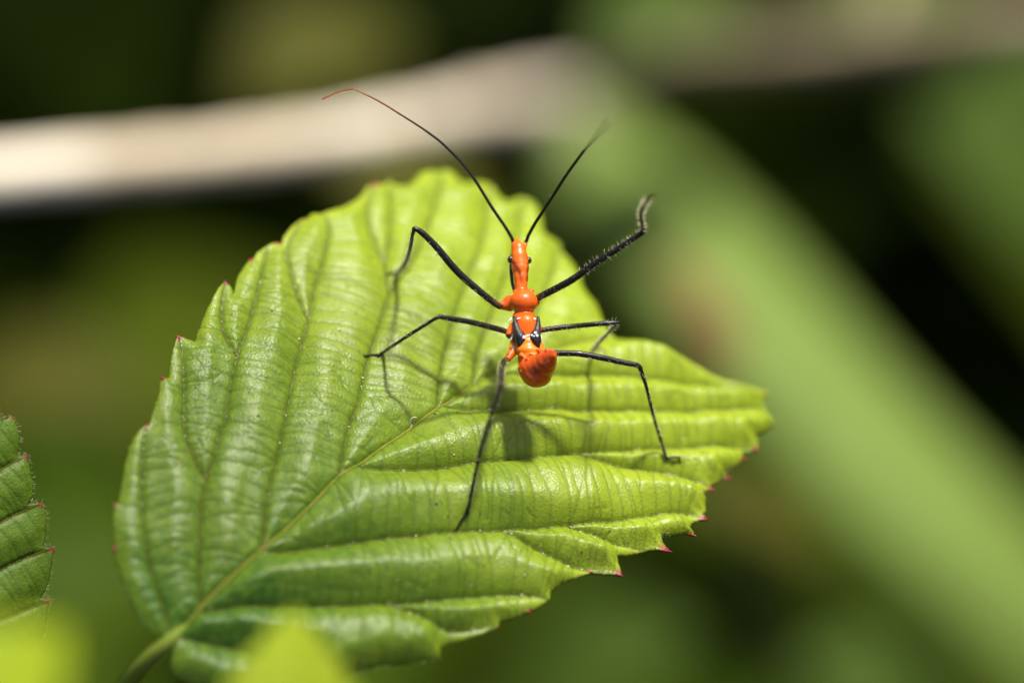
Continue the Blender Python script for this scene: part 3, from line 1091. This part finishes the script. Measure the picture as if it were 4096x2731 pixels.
def leg(name, femur, tibia, tarsus, fr, tr, hair_f=60, hair_t=80, hl=15, seed=0, raised=False):
    """each of femur/tibia/tarsus: list of (px,py,z)"""
    r = np.random.default_rng(seed)
    nt_ = len(tibia) - 1
    femur = [(x, y, z + BZ) for x, y, z in femur]
    tibia = [(x, y, z + (BZ if raised else BZ * (1 - i / nt_))) for i, (x, y, z) in enumerate(tibia)]
    if raised:
        tarsus = [(x, y, z + BZ) for x, y, z in tarsus]
    fp, tp_, sp = (np.array([P(*q) for q in s]) for s in (femur, tibia, tarsus))

    def fcol(V):
        d = np.linalg.norm(V - fp[0], axis=1)
        w_ = np.clip(1.2 - d / 45, 0, 1)[:, None]
        return {'col': BLACK * (1 - w_) + BROWN * 1.8 * w_}

    def kcol(V):
        return {'col': np.tile(BLACK, (len(V), 1))}

    root = tube(name, fp, fr, M_LEG, bug, 14, fcol, n=44)
    tb_ = tube('tibia', tp_, tr, M_LEG, root, 12, kcol, n=44)
    tube('tarsus', sp, np.linspace(tr[-1] * 0.78, 3.8, len(sp)), M_LEG, root, 10, kcol, n=22)
    # claws
    e = sp[-1]; d = sp[-1] - sp[-2]; d /= np.linalg.norm(d)
    side = np.cross(d, leaf.n); side /= np.linalg.norm(side)
    parts = []
    for s in (-1, 1):
        parts.append(tube_geo(np.array([e - d * 2, e + d * 5 + side * s * 3, e + d * 8 + side * s * 5 - leaf.n * 3]), [2.2, 1.6, 0.8], 6))
    V, F = merge_geo(parts)
    mesh_obj('claw', W(V), F, M_LEG, root, attrs={'col': np.tile(BLACK, (len(V), 1))})
    hair_f, hair_t = int(hair_f * 1.8), int(hair_t * 1.6)
    roots, dirs = [], []
    for pts, rad, n_, in ((fp, fr, hair_f), (tp_, tr, hair_t)):
        q = catmull(np.hstack([pts, np.asarray(rad, float)[:, None]]), 80)
        for _ in range(n_):
            i = r.integers(2, 78)
            t = q[i + 1, :3] - q[i - 1, :3]; t /= np.linalg.norm(t)
            nrm = np.cross(t, r.normal(0, 1, 3)); nrm /= np.linalg.norm(nrm)
            roots.append(q[i, :3] + nrm * q[i, 3] * 0.85)
            dirs.append(nrm + t * r.normal(0.35, 0.15))
    V, F = hair_geo(roots, dirs, hl, 0.95, r)
    tag(mesh_obj('bristles', W(V), F, M_HAIR, root), kind='stuff')
    return root


def foot(x, y, lift=4):
    p = leaf.at(x, y, lift)
    return (x, y, p[2])


def on_leaf(rows, r_=4):
    return [foot(x, y, r_) for x, y in rows]


def lerp_z(rows, z0, z1):
    n_ = len(rows)
    return [(x, y, z0 + (z1 - z0) * i / (n_ - 1)) for i, (x, y) in enumerate(rows)]


# fore leg on the side of the shaded tooth edge
f0 = foot(1583, 1095, 10)
leg('leg', [(2002, 1222, 88), (1983, 1216, 92), (1842, 1099, 125), (1741, 983, 150), (1681, 926, 165), (1657, 915, 168)],
    [(1657, 917, 168), (1650, 940, 120), (1641, 991, 0), (1625, 1043, f0[2] * 0.45), (1601, 1079, f0[2] * 0.8), f0],
    [f0, (1573, 1093, foot(1573, 1093, 7)[2]), (1557, 1094, foot(1557, 1094, 5)[2]), foot(1543, 1103, 3)],
    [12, 13, 14.5, 13.5, 12, 10], [8, 7.5, 8, 8.5, 8.5, 8], 70, 190, 15, 11)
# fore leg raised clear of the leaf
leg('leg', [(2138, 1200, 78), (2160, 1187, 92), (2283, 1122, 150), (2376, 1057, 190), (2469, 997, 225), (2539, 950, 250), (2573, 927, 258)],
    [(2573, 925, 258), (2568, 890, 320), (2564, 852, 390), (2576, 820, 470), (2594, 797, 545)],
    [(2594, 797, 545), (2604, 790, 590), (2620, 784, 650)],
    [13, 14, 14.5, 13.5, 12, 11, 10], [9, 8.5, 8.5, 8.5, 7.5], 120, 170, 18, 12, True)
# middle legs
f1 = foot(1517, 1420, 7)
leg('leg', [(2040, 1333, 112), (2019, 1324, 122), (1962, 1308, 160), (1882, 1288, 210), (1802, 1274, 255), (1758, 1266, 275)],
    [(1758, 1267, 275), (1737, 1276, 258), (1661, 1324, 180), (1593, 1368, 100), (1533, 1408, f1[2] + 22), f1],
    [f1] + on_leaf([(1500, 1419), (1480, 1420)], 5) + [foot(1456, 1424, 3)],
    [9.5, 11, 11.5, 11, 11, 9.5], [8, 7.5, 7, 6.5, 7, 7.5], 90, 70, 12, 13)
f2 = foot(2366, 1404, 7)
leg('leg', [(2148, 1324, 105), (2170, 1320, 104), (2236, 1311, 96), (2352, 1299, 80), (2446, 1292, 66), (2471, 1292, 60)],
    [(2471, 1293, 60), (2458, 1306, 0), (2436, 1327, -90), (2404, 1360, -230), (2380, 1388, -350), f2],
    [f2, foot(2385, 1399, 6), foot(2402, 1398, 5), foot(2420, 1408, 3)],
    [10, 10.5, 10.5, 10, 10, 9], [7.5, 7, 6.5, 6.5, 6.5, 6.5], 70, 170, 15, 14)
# hind legs
f3 = foot(2666, 1832, 8)
leg('leg', [(2160, 1404, 135), (2219, 1412, 140), (2311, 1414, 140), (2413, 1432, 130), (2490, 1449, 116), (2546, 1460, 104), (2561, 1472, 98)],
    [(2561, 1474, 98), (2570, 1500, 70), (2587, 1554, 5), (2612, 1656, -110), (2638, 1743, -205), (2658, 1809, f3[2] + 22), f3],
    [f3, (2682, 1829, foot(2682, 1829, 16)[2]), (2700, 1827, foot(2700, 1827, 18)[2]), (2714, 1832, foot(2714, 1832, 12)[2]), foot(2722, 1845, 3)],
    [11, 12, 12.5, 12, 11.5, 11, 10], [9, 8, 7, 6.5, 6.5, 7, 7.5], 90, 90, 13, 15)
f4 = foot(1867, 2054, 7)
leg('leg', [(2034, 1432, 165), (2016, 1446, 200), (2006, 1478, 300), (2004, 1515, 420), (2003, 1545, 500)],
    [(2003, 1546, 500), (1990, 1590, 490), (1954, 1697, 455), (1923, 1799, 415), (1898, 1911, f4[2] + (415 - f4[2]) * 0.55), (1878, 2008, f4[2] + (415 - f4[2]) * 0.18), f4],
    [f4] + on_leaf([(1847, 2080)], 6) + [foot(1827, 2115, 3)],
    [11, 12, 12.5, 12, 11], [9.5, 8.5, 7.5, 7, 7, 7.5, 8], 90, 70, 13, 16)


# antennae
def ant_col(knots):
    def fn(V):
        c = np.zeros((len(V), 3))
        for (pa, ca), (pb, cb) in zip(knots[:-1], knots[1:]):
            pass
        d = np.stack([np.linalg.norm(V - k[0], axis=1) for k in knots], 1)
        w_ = 1 / (d + 6) ** 3
        w_ /= w_.sum(1)[:, None]
        return {'col': w_ @ np.array([k[1] for k in knots])}
    return fn


AMB = np.array([0.26, 0.075, 0.008])
RUST = np.array([0.36, 0.05, 0.006])
za = zb(970)
rowsL = [(2052, 970, za + 8), (2051, 961, za + 10), (2024, 913, za + 20), (1964, 824, za + 32), (1905, 729, za + 44), (1845, 651, za + 52), (1794, 597, za + 58)]
rowsL2 = [(1794, 597, za + 58), (1756, 562, za + 60), (1690, 514, za + 62)]
rowsL3 = [(1690, 514, za + 62), (1601, 458, za + 62), (1506, 401, za + 60), (1414, 357, za + 58)]
rowsL4 = [(1414, 357, za + 58), (1382, 362, za + 55), (1351, 371, za + 52), (1292, 398, za + 46)]


def antenna(segs, radii, cols):
    root = None
    for rows, rad, (c0, c1) in zip(segs, radii, cols):
        pts = np.array([P(*q) for q in rows])
        fn = ant_col([(pts[0], c0), (pts[len(pts) // 2], (c0 + c1) / 2), (pts[-1], c1)])
        o = tube('antenna' if root is None else 'antenna_segment', pts, rad, M_LEG, bug if root is None else root, 10, fn, n=36)
        root = root or o
    return root


lin = lambda a, b, n_: list(np.linspace(a, b, n_))
antenna([rowsL, rowsL2, rowsL3, rowsL4],
        [lin(7.2, 5.4, 7), lin(5.6, 4.6, 3), lin(4.4, 3.2, 4), lin(3.4, 2.6, 4)],
        [(BLACK, BLACK), (BLACK, BLACK * 1.6), (BROWN * 0.6, AMB), (AMB, RUST)])
antenna([[(2102, 970, za + 8), (2107, 961, za + 12), (2113, 943, za + 18)], [(2113, 943, za + 18), (2143, 889, za + 60), (2202, 800, za + 140), (2262, 705, za + 220), (2327, 615, za + 300), (2339, 600, za + 315)],
         [(2339, 600, za + 315), (2381, 550, za + 640), (2440, 485, za + 1050)]],
        [lin(7, 7, 3), lin(6.8, 5.6, 6), lin(5, 3.2, 3)],
        [(BLACK, BLACK), (BLACK, BLACK), (BLACK * 2, BROWN)])
V, F = hair_geo([P(2264, 702, za + 222), P(2210, 790, za + 150), P(2160, 860, za + 90)], [np.array([-1, .9, .1]), np.array([-1, 1, 0]), np.array([1, .2, 0.])], 18, 0.9, br)
tag(mesh_obj('antenna_bristles', W(V), F, M_HAIR, bug), kind='stuff')

# ------------------------------------------------------------------ the neighbouring leaf in part shade
nb = Blade(P(60, 2050, 60), np.array([0.42, 0.10, 0.90]), (0.3, 0.95), (4e-5, 4e-5), 5.0)
OUT2 = [(-60, 1580), (0, 1648), (11, 1686), (23, 1678), (47, 1655), (72, 1708), (81, 1768), (72, 1821), (90, 1822), (113, 1821), (124, 1881), (134, 1934), (128, 1987), (113, 2017),
        (136, 2013), (166, 2011), (185, 2047), (188, 2092), (181, 2160), (169, 2186), (190, 2192), (218, 2186), (207, 2250), (196, 2318), (181, 2363), (162, 2390), (180, 2398), (200, 2397),
        (188, 2439), (181, 2514), (166, 2559), (150, 2627), (120, 2731), (60, 2850), (-100, 2950), (-350, 2900), (-600, 2700), (-760, 2400), (-800, 2100), (-700, 1800), (-500, 1600), (-250, 1480), (-120, 1500)]
TIPS2 = [(47, 1655, 14), (113, 1821, 14), (166, 2011, 13), (218, 2186, 18), (200, 2397, 16)]
MID2 = [(-420, 2890), (-380, 2600), (-340, 2300), (-290, 2000), (-220, 1700), (-180, 1500)]
VE2 = [[(-290, 2000), (-200, 1880), (-100, 1760), (-20, 1690), (40, 1662)], [(-315, 2150), (-220, 2060), (-100, 1960), (20, 1870), (108, 1824)],
       [(-340, 2300), (-240, 2240), (-100, 2150), (40, 2070), (160, 2014)], [(-360, 2450), (-240, 2410), (-90, 2330), (60, 2250), (212, 2188)],
       [(-375, 2560), (-240, 2560), (-80, 2510), (80, 2450), (195, 2400)], [(-390, 2700), (-250, 2720), (-80, 2700), (60, 2670), (145, 2630)],
       [(-300, 2050), (-450, 1950), (-600, 1800)], [(-340, 2300), (-500, 2200), (-720, 2000)], [(-370, 2550), (-550, 2480), (-760, 2350)]]
a2, b2 = nb.ab(np.array([-420.]), np.array([2890.]))
nb_root = tag(empty('bramble_leaf', nb.C(a2, b2)[0]), 'dull green serrated leaf cut off by the picture edge, in shade', 'leaf')
nb_root['label'] = 'dull shaded serrated leaf beside the pleated leaf, without any insect'
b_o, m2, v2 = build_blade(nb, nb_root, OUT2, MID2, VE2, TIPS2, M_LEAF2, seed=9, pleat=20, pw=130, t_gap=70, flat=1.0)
tube('midrib', nb.C(m2[:, 0], m2[:, 1], np.full(len(m2), 2.0)), np.linspace(13, 5, len(m2)), M_VEIN, nb_root, 8)
for v in v2:
    tube('vein', nb.C(v[:, 0], v[:, 1], np.full(len(v), -0.5)), np.linspace(5, 2.2, len(v)), M_VEIN2, nb_root, 6)
hr, hd = [], []
for k in range(190):
    i = gr.integers(0, 32)
    p = np.array(OUT2[i], float); q = np.array(OUT2[i + 1], float)
    m_ = p + (q - p) * gr.random()
    nrm = np.array([q[1] - p[1], -(q[0] - p[0])]); nrm /= np.linalg.norm(nrm) + 1e-9
    hr.append(nb.at(m_[0], m_[1], -4)); hd.append(np.array([nrm[0], -nrm[1], 0.3]) + gr.normal(0, 0.5, 3))
V, F = hair_geo(hr, hd, 18, 0.55, gr)
tag(mesh_obj('fine_hairs', W(V), F, M_HAIR, nb_root), kind='stuff')


# ------------------------------------------------------------------ simpler leaves, stems and twigs around
def leaf_geo(base, tip, width, nrm, sag=0.12, fold=0.15, teeth=10, tooth=0.07, pw=0.8, pleats=6, pl=0.03, twist=0.0):
    base, tip, nrm = (np.asarray(x, float) for x in (base, tip, nrm))
    ax = tip - base
    L = np.linalg.norm(ax); ax /= L
    nrm = nrm - ax * nrm.dot(ax); nrm /= np.linalg.norm(nrm)
    sd = np.cross(ax, nrm)
    nu, nv = 56, 21
    V = []
    for i in range(nu):
        u = i / (nu - 1)
        w_ = width * 0.5 * math.sin(math.pi * u ** pw) ** 0.85 if 0 < u < 1 else 0.0
        ph = (u * teeth) % 1.0
        w_ *= 1 + tooth * (ph - 0.5) * 2 if teeth else 1
        tw = twist * (u - 0.5)
        s2 = sd * math.cos(tw) + nrm * math.sin(tw)
        n2 = nrm * math.cos(tw) - sd * math.sin(tw)
        for j in range(nv):
            v = 2 * j / (nv - 1) - 1
            hgt = -sag * L * 4 * (u - 0.5) ** 2 + fold * abs(v) * w_ + pl * w_ * math.cos(2 * math.pi * pleats * (u - 0.25 * abs(v))) * abs(v) * (1 - v * v)
            V.append(base + ax * L * u + s2 * v * w_ + n2 * hgt)
    F = [(i * nv + j, (i + 1) * nv + j, (i + 1) * nv + j + 1, i * nv + j + 1) for i in range(nu - 1) for j in range(nv - 1)]
    mid = np.array([V[i * nv + nv // 2] for i in range(nu)])
    return np.array(V), F, mid, nrm


def simple_leaf(name, label, base, tip, width, nrm, mat, vmat=None, stem_to=None, group=None, cat='leaf', thick=16, rmid=14, **kw):
    root = tag(empty(name, base), label, cat, group)
    V, F, mid, n_ = leaf_geo(base, tip, width, nrm, **kw)
    z0 = np.zeros(len(V))
    o = mesh_obj('blade', W(V), F, mat, root, attrs={'yellower': z0 + 0.5, 'vein': z0, 'tert': z0, 'red': z0})
    so = o.modifiers.new('thickness', 'SOLIDIFY')
    so.thickness = thick * PX
    so.offset = -1
    tube('midrib', mid[1:-2] - n_ * thick * 0.4, np.linspace(rmid, rmid * 0.35, len(mid) - 3), vmat or M_VEIN, root, 8)
    if stem_to is not None:
        b = np.asarray(base, float)
        e = np.asarray(stem_to, float)
        d = (mid[1] - mid[6]); d /= np.linalg.norm(d)
        L = np.linalg.norm(e - b)
        pts = np.array([mid[2], b, b + d * L * 0.2 + (e - b) * 0.12, b + d * L * 0.12 + (e - b) * 0.55, e])
        tube('stalk', pts, [rmid * 0.8, rmid, rmid * 1.15, rmid * 1.3, rmid * 1.5], M_STALK, root, 10, n=30)
    return root


def ground_under(c, dx=0.0, dy=0.0):
    """C-space point on the soil roughly below c"""
    w_ = W(np.asarray(c, float)).ravel() + np.array([dx, dy, 0])
    w_[2] = -0.3
    d = w_ - FOC
    return np.array([d @ RIGHT, d @ UP, d @ BACK]) / PX


CM = 1 / PX
M_L_YEL = leaf_material('young_yellow_leaf', (0.13, 0.20, 0.006), (0.24, 0.29, 0.010), trans=0.4, fine=False, rough=0.6, sheen=0.12)
M_L_PALE = leaf_material('pale_green_blade', (0.11, 0.175, 0.026), (0.16, 0.225, 0.05), rough=0.7, trans=0.3, fine=False, sheen=0.15)
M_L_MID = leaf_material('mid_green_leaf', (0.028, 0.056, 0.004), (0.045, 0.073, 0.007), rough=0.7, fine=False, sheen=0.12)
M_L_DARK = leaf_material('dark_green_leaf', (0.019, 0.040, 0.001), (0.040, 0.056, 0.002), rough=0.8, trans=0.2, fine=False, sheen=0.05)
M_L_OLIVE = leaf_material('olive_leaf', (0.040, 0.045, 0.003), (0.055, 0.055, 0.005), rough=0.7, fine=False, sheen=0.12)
M_DRY = leaf_material('dry_tan_leaf', (0.10, 0.068, 0.018), (0.15, 0.10, 0.03), rough=0.8, trans=0.2, fine=False, sheen=0.3)
M_TWIG = plain_material('bleached_twig', (0.74, 0.67, 0.53), (0.46, 0.38, 0.26), 1.1, 0.8, 0.7, 0.03)

M_TWIG2 = plain_material('brown_twig', (0.26, 0.21, 0.13), (0.18, 0.14, 0.08), 2.2, 0.85, 0.7, 0.03, spec=0.2)
# young blurred leaves close in front
simple_leaf('bramble_leaf', 'out-of-focus yellow-green leaf tip overlapping the base of the pleated leaf', P(1130, 3250, 3.7 * CM), P(1185, 2400, 3.2 * CM), 560, (0.1, 0.75, 0.6), M_L_YEL,
            stem_to=ground_under(P(1100, 3300, 3.6 * CM), 1, -2), teeth=7, tooth=0.14, pw=0.5, fold=0.3)
simple_leaf('bramble_leaf', 'blurred yellow-green leaf in front of the dull shaded serrated leaf', P(-520, 3200, 6.2 * CM), P(240, 2440, 5.6 * CM), 680, (0.0, 0.75, 0.65), M_L_YEL,
            stem_to=ground_under(P(-700, 3400, 4.6 * CM), -1, -2), teeth=7, tooth=0.1, pw=0.7)

# the pale dead twig
tw_rows = [(-900, 790, -9.0), (-300, 715, -9.3), (0, 690, -9.5), (500, 648, -9.9), (1000, 600, -10.6), (1500, 525, -12.0), (1850, 455, -14.5), (2150, 405, -19), (2450, 370, -26)]
pts = np.array([P(x, y, z * CM) for x, y, z in tw_rows])
q = catmull(np.hstack([pts, np.full((len(pts), 1), 0.0)]), 160)[:, :3]
u = np.linspace(0, 1, 160)
trad = (0.160 - 0.015 * u - 0.09 * np.clip((u - 0.66) / 0.34, 0, 1)) * CM
for c_, s_, h_ in [(0.31, 0.006, 0.10), (0.46, 0.008, 0.28), (0.60, 0.006, 0.18), (0.15, 0.008, 0.12), (0.8, 0.006, 0.25)]:
    trad = trad * (1 + h_ * np.exp(-((u - c_) / s_) ** 2 / 2))
trad *= 1 + 0.05 * np.sin(u * 70) + 0.03 * np.sin(u * 173)
twig = tube('dead_twig', q, trad, M_TWIG, None, 16)
tag(twig, 'pale bleached dead twig crossing behind the leaf', 'twig')
twig_root = empty('dead_twig', pts[0])
# twig as a thing with its side shoots
tag(twig_root, 'pale bleached dead twig crossing behind the leaf, blurred', 'twig')
for k in ('label', 'category'):
    del twig[k]
twig.name = 'shoot'
twig_root.name = 'dead_twig'
mw = Vector(origin_of(twig)) - Vector(origin_of(twig_root))
twig.parent = twig_root
twig.location = mw
for k_, (i, d) in enumerate([(48, (0.2, -0.7, -0.8)), (110, (0.4, -0.6, -0.7))]):
    d = np.array(d)
    p0 = q[i]
    tube('side_spur', np.array([p0, p0 + d * 0.35 * CM, p0 + d * 0.8 * CM + np.array([60, 0, 0])]), np.array([0.1, 0.08, 0.04]) * CM, M_TWIG, twig_root, 10, n=12)

r2 = [(2350, 330, -19), (2700, 225, -17.5), (3000, 205, -16.5), (3400, 175, -15.8), (3800, 130, -15), (4200, 90, -14.5), (4900, 10, -14)]
p2 = np.array([P(x, y, z * CM) for x, y, z in r2])
t2r = tag(empty('dead_twig', p2[-1]), 'thin brownish dead twig above the strap-shaped blade, blurred', 'twig')
q2 = catmull(p2, 90)
tube('shoot', q2, (np.linspace(0.10, 0.20, 90) + 0.01 * np.sin(np.arange(90) * 0.5)) * CM, M_TWIG2, t2r, 14)
tube('side_spur', np.array([q2[50], q2[50] + np.array([.2, .7, -.3]) * 0.5 * CM, q2[50] + np.array([.5, 1.2, -.6]) * 0.8 * CM]), np.array([0.1, 0.08, 0.04]) * CM, M_TWIG2, t2r, 10, n=12)

# long pale blade arching away behind
bl_rows = [(2150, 380, -21), (2450, 560, -20.5), (2750, 830, -19.5), (3020, 1130, -18.8), (3330, 1490, -18.3), (3660, 1840, -18), (4010, 2170, -18), (4400, 2560, -18.5), (4800, 3060, -20)]
pts = catmull(np.array([P(x, y, z * CM) for x, y, z in bl_rows]), 60)
gb_root = tag(empty('strap_leaf', pts[-1]), 'long pale green strap-shaped blade slanting down behind the leaf, blurred', 'leaf')
V, F = [], []
nrm0 = np.array([0.35, 0.62, 0.70])
for i in range(60):
    t = pts[min(i + 1, 59)] - pts[max(i - 1, 0)]; t /= np.linalg.norm(t)
    sd = np.cross(t, nrm0); sd /= np.linalg.norm(sd)
    nn = np.cross(sd, t)
    u_ = i / 59
    w_ = 0.88 * CM * min(1, (u_ * 6) ** 0.7 + 0.1)
    for j in range(13):
        v_ = 2 * j / 12 - 1
        V.append(pts[i] + sd * w_ * v_ - nn * abs(v_) ** 1.4 * w_ * 0.35 + nn * 6 * math.sin(j * 2.6))
F = [(i * 13 + j, i * 13 + j + 1, (i + 1) * 13 + j + 1, (i + 1) * 13 + j) for i in range(59) for j in range(12)]
z0 = np.zeros(len(V))
o = mesh_obj('blade', W(np.array(V)), F, M_L_PALE, gb_root, attrs={'yellower': z0 + 0.5, 'vein': z0, 'tert': z0, 'red': z0})
so = o.modifiers.new('thickness', 'SOLIDIFY'); so.thickness = 0.03; so.offset = 0
tube('midrib', pts - np.array([0, 10, 14]), np.linspace(14, 40, 60), M_PETIOLE, gb_root, 8)

# separate leaves behind, placed where their soft patches show
BACKS = [
    ('dry_leaf', 'small dry tan leaf hanging between the pleated leaf and the strap blade', (2930, 1480, -12), (2690, 980, -12.5), 250, (0.6, 0.3, 0.7), M_DRY),
    ('olive_leaf', 'olive leaf above the antenna that reaches over the twig', (1550, 30, -21), (950, 400, -20), 620, (0.0, 0.7, 0.7), M_L_OLIVE),
    ('olive_leaf', 'olive brown leaf behind the upper lobes of the pleated leaf, under the twig', (2100, 900, -12), (1350, 640, -11), 460, (0.1, 0.6, 0.8), M_L_OLIVE),
    ('green_leaf', 'grey-green leaf above the tapering end of the pale dead twig', (2950, -80, -19), (2380, 200, -18), 560, (0.1, 0.6, 0.75), M_L_MID),
    ('green_leaf', 'green leaf above the thin brownish dead twig', (3900, -120, -22), (3300, 60, -21), 700, (0.0, 0.7, 0.7), M_L_MID),
    ('green_leaf', 'mid green leaf under the dull shaded serrated leaf', (-300, 2450, -14), (480, 2220, -13), 560, (0.0, 0.6, 0.8), M_L_MID),
    ('olive_leaf', 'small olive leaf below the red-tipped teeth of the pleated leaf', (3350, 2180, -13), (2800, 1950, -12), 400, (0.1, 0.6, 0.8), M_L_OLIVE),
    ('green_leaf', 'green leaf far below the lower edge of the pleated leaf', (1950, 2800, -18), (2750, 2480, -17), 620, (0.0, 0.6, 0.8), M_L_MID),
    ('green_leaf', 'large grey-green leaf low down under the strap-shaped blade', (4000, 3000, -17), (3250, 2600, -16), 700, (0.1, 0.5, 0.8), M_L_MID),
    ('olive_leaf', 'olive leaf in the gap between the twig and the shaded serrated leaf', (-250, 1480, -21), (560, 1560, -20), 560, (0.0, 0.7, 0.7), M_L_OLIVE),
    ('green_leaf', 'broad dark green leaf beyond the strap-shaped blade, away from the insect', (4600, 900, -22), (3700, 330, -21), 1100, (-0.1, 0.6, 0.8), M_L_MID),
]
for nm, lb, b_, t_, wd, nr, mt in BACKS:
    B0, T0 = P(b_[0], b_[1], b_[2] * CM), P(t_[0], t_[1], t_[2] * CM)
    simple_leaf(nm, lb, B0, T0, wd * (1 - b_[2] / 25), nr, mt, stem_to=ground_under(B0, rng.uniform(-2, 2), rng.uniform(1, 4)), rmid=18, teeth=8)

# ------------------------------------------------------------------ undergrowth and soil
M_SOIL = plain_material('dark_soil', (0.018, 0.014, 0.008), (0.04, 0.03, 0.016), 0.6, 0.95, 1.0, 0.3, spec=0.05)
gxs = np.linspace(-1, 1, 61)
GX, GY = np.meshgrid(np.sign(gxs) * np.abs(gxs) ** 2.2 * 1500, np.sign(gxs) * np.abs(gxs) ** 2.2 * 1500 + 20, indexing='ij')
GZ = 0.5 * np.sin(GX * 0.21) * np.cos(GY * 0.17) + 0.3 * np.sin(GX * 0.5 + 1) * np.sin(GY * 0.43)
gi = np.arange(61 * 61).reshape(61, 61)
GF = np.stack([gi[:-1, :-1], gi[1:, :-1], gi[1:, 1:], gi[:-1, 1:]], -1).reshape(-1, 4)
g_o = mesh_obj('ground', np.stack([GX, GY, GZ], -1).reshape(-1, 3), GF, M_SOIL)
tag(g_o, 'dark leaf-littered soil under the plants', None, None, 'structure')

ug = np.random.default_rng(33)
Vs, Fs, o_, yg = [], [], 0, []
for k in range(1500):
    cx, cy = ug.uniform(-34, 34), ug.uniform(-14, 75)
    cz = ug.uniform(0.5, 10)
    hgt_here = 30 - 0
    L = ug.uniform(3, 7)
    yaw = ug.uniform(0, 6.28)
    ax = np.array([math.cos(yaw), math.sin(yaw), ug.uniform(-0.5, 0.3)]); ax /= np.linalg.norm(ax)
    up_ = np.array([ug.normal(0, 0.35), ug.normal(0, 0.35), 1.0])
    sd = np.cross(ax, up_); sd /= np.linalg.norm(sd)
    nn = np.cross(sd, ax)
    wd = L * ug.uniform(0.28, 0.42)
    nu = 9
    for i in range(nu):
        u_ = i / (nu - 1)
        w_ = wd * (math.sin(math.pi * u_ ** 0.75) ** 0.8 if 0 < i < nu - 1 else 0.02)
        for v_ in (-1, 0, 1):
            Vs.append(np.array([cx, cy, cz]) + ax * L * (u_ - 0.5) + sd * w_ * v_ + nn * (-0.5 * L * (u_ - 0.4) ** 2 + 0.18 * abs(v_) * w_))
    for i in range(nu - 1):
        for j in range(2):
            Fs.append((o_ + i * 3 + j, o_ + (i + 1) * 3 + j, o_ + (i + 1) * 3 + j + 1, o_ + i * 3 + j + 1))
    o_ += nu * 3
    yg += [ug.beta(0.8, 1.6)] * (nu * 3)
z0 = np.zeros(len(Vs))
ug_o = mesh_obj('undergrowth', np.array(Vs), Fs, M_L_DARK, attrs={'yellower': np.array(yg), 'vein': z0, 'tert': z0, 'red': z0})
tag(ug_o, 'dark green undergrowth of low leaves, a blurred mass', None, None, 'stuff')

# unseen foliage added beyond the top of the frame to shade the undergrowth
Vs, Fs, o_ = [], [], 0
for k in range(380):
    cx, cy, cz = ug.uniform(-45, 60), ug.uniform(39, 95), ug.uniform(46, 62)
    L = ug.uniform(6, 11)
    yaw = ug.uniform(0, 6.28)
    ax = np.array([math.cos(yaw), math.sin(yaw), ug.uniform(-0.5, 0.2)]); ax /= np.linalg.norm(ax)
    up_ = np.array([ug.normal(0, 0.3), ug.normal(0, 0.3), 1.0])
    sd = np.cross(ax, up_); sd /= np.linalg.norm(sd)
    nn = np.cross(sd, ax)
    wd = L * ug.uniform(0.3, 0.42)
    for i in range(9):
        u_ = i / 8
        w_ = wd * (math.sin(math.pi * u_ ** 0.75) ** 0.8 if 0 < i < 8 else 0.02)
        for v_ in (-1, 0, 1):
            Vs.append(np.array([cx, cy, cz]) + ax * L * (u_ - 0.5) + sd * w_ * v_ + nn * (-0.5 * L * (u_ - 0.4) ** 2 * 0.3 + 0.18 * abs(v_) * w_))
    for i in range(8):
        for j in range(2):
            Fs.append((o_ + i * 3 + j, o_ + (i + 1) * 3 + j, o_ + (i + 1) * 3 + j + 1, o_ + i * 3 + j + 1))
    o_ += 27
for (px_, py_, z_, dist, La, wa) in [(850, 2560, 300, 40, 3.6, 0.8)]:  # single leaf added towards the sun, only to dim the pleated leaf's base
    cen = W(P(px_, py_, z_)).ravel() + SUN * dist
    ax = np.array([0.94, 0.30, -0.1]); ax /= np.linalg.norm(ax)
    sd = np.cross(ax, SUN); sd /= np.linalg.norm(sd)
    nn = np.cross(sd, ax)
    for i in range(9):
        u_ = i / 8
        w_ = wa * (math.sin(math.pi * u_ ** 0.75) ** 0.8 if 0 < i < 8 else 0.02)
        for v_ in (-1, 0, 1):
            Vs.append(cen + ax * La * (u_ - 0.5) + sd * w_ * v_ + nn * 0.18 * abs(v_) * w_)
    for i in range(8):
        for j in range(2):
            Fs.append((o_ + i * 3 + j, o_ + (i + 1) * 3 + j, o_ + (i + 1) * 3 + j + 1, o_ + i * 3 + j + 1))
    o_ += 27
z0 = np.zeros(len(Vs))
tag(mesh_obj('added_shade_foliage', np.array(Vs), Fs, M_L_DARK, attrs={'yellower': z0 + 0.3, 'vein': z0, 'tert': z0, 'red': z0}), 'foliage hanging over the undergrowth', None, None, 'stuff')
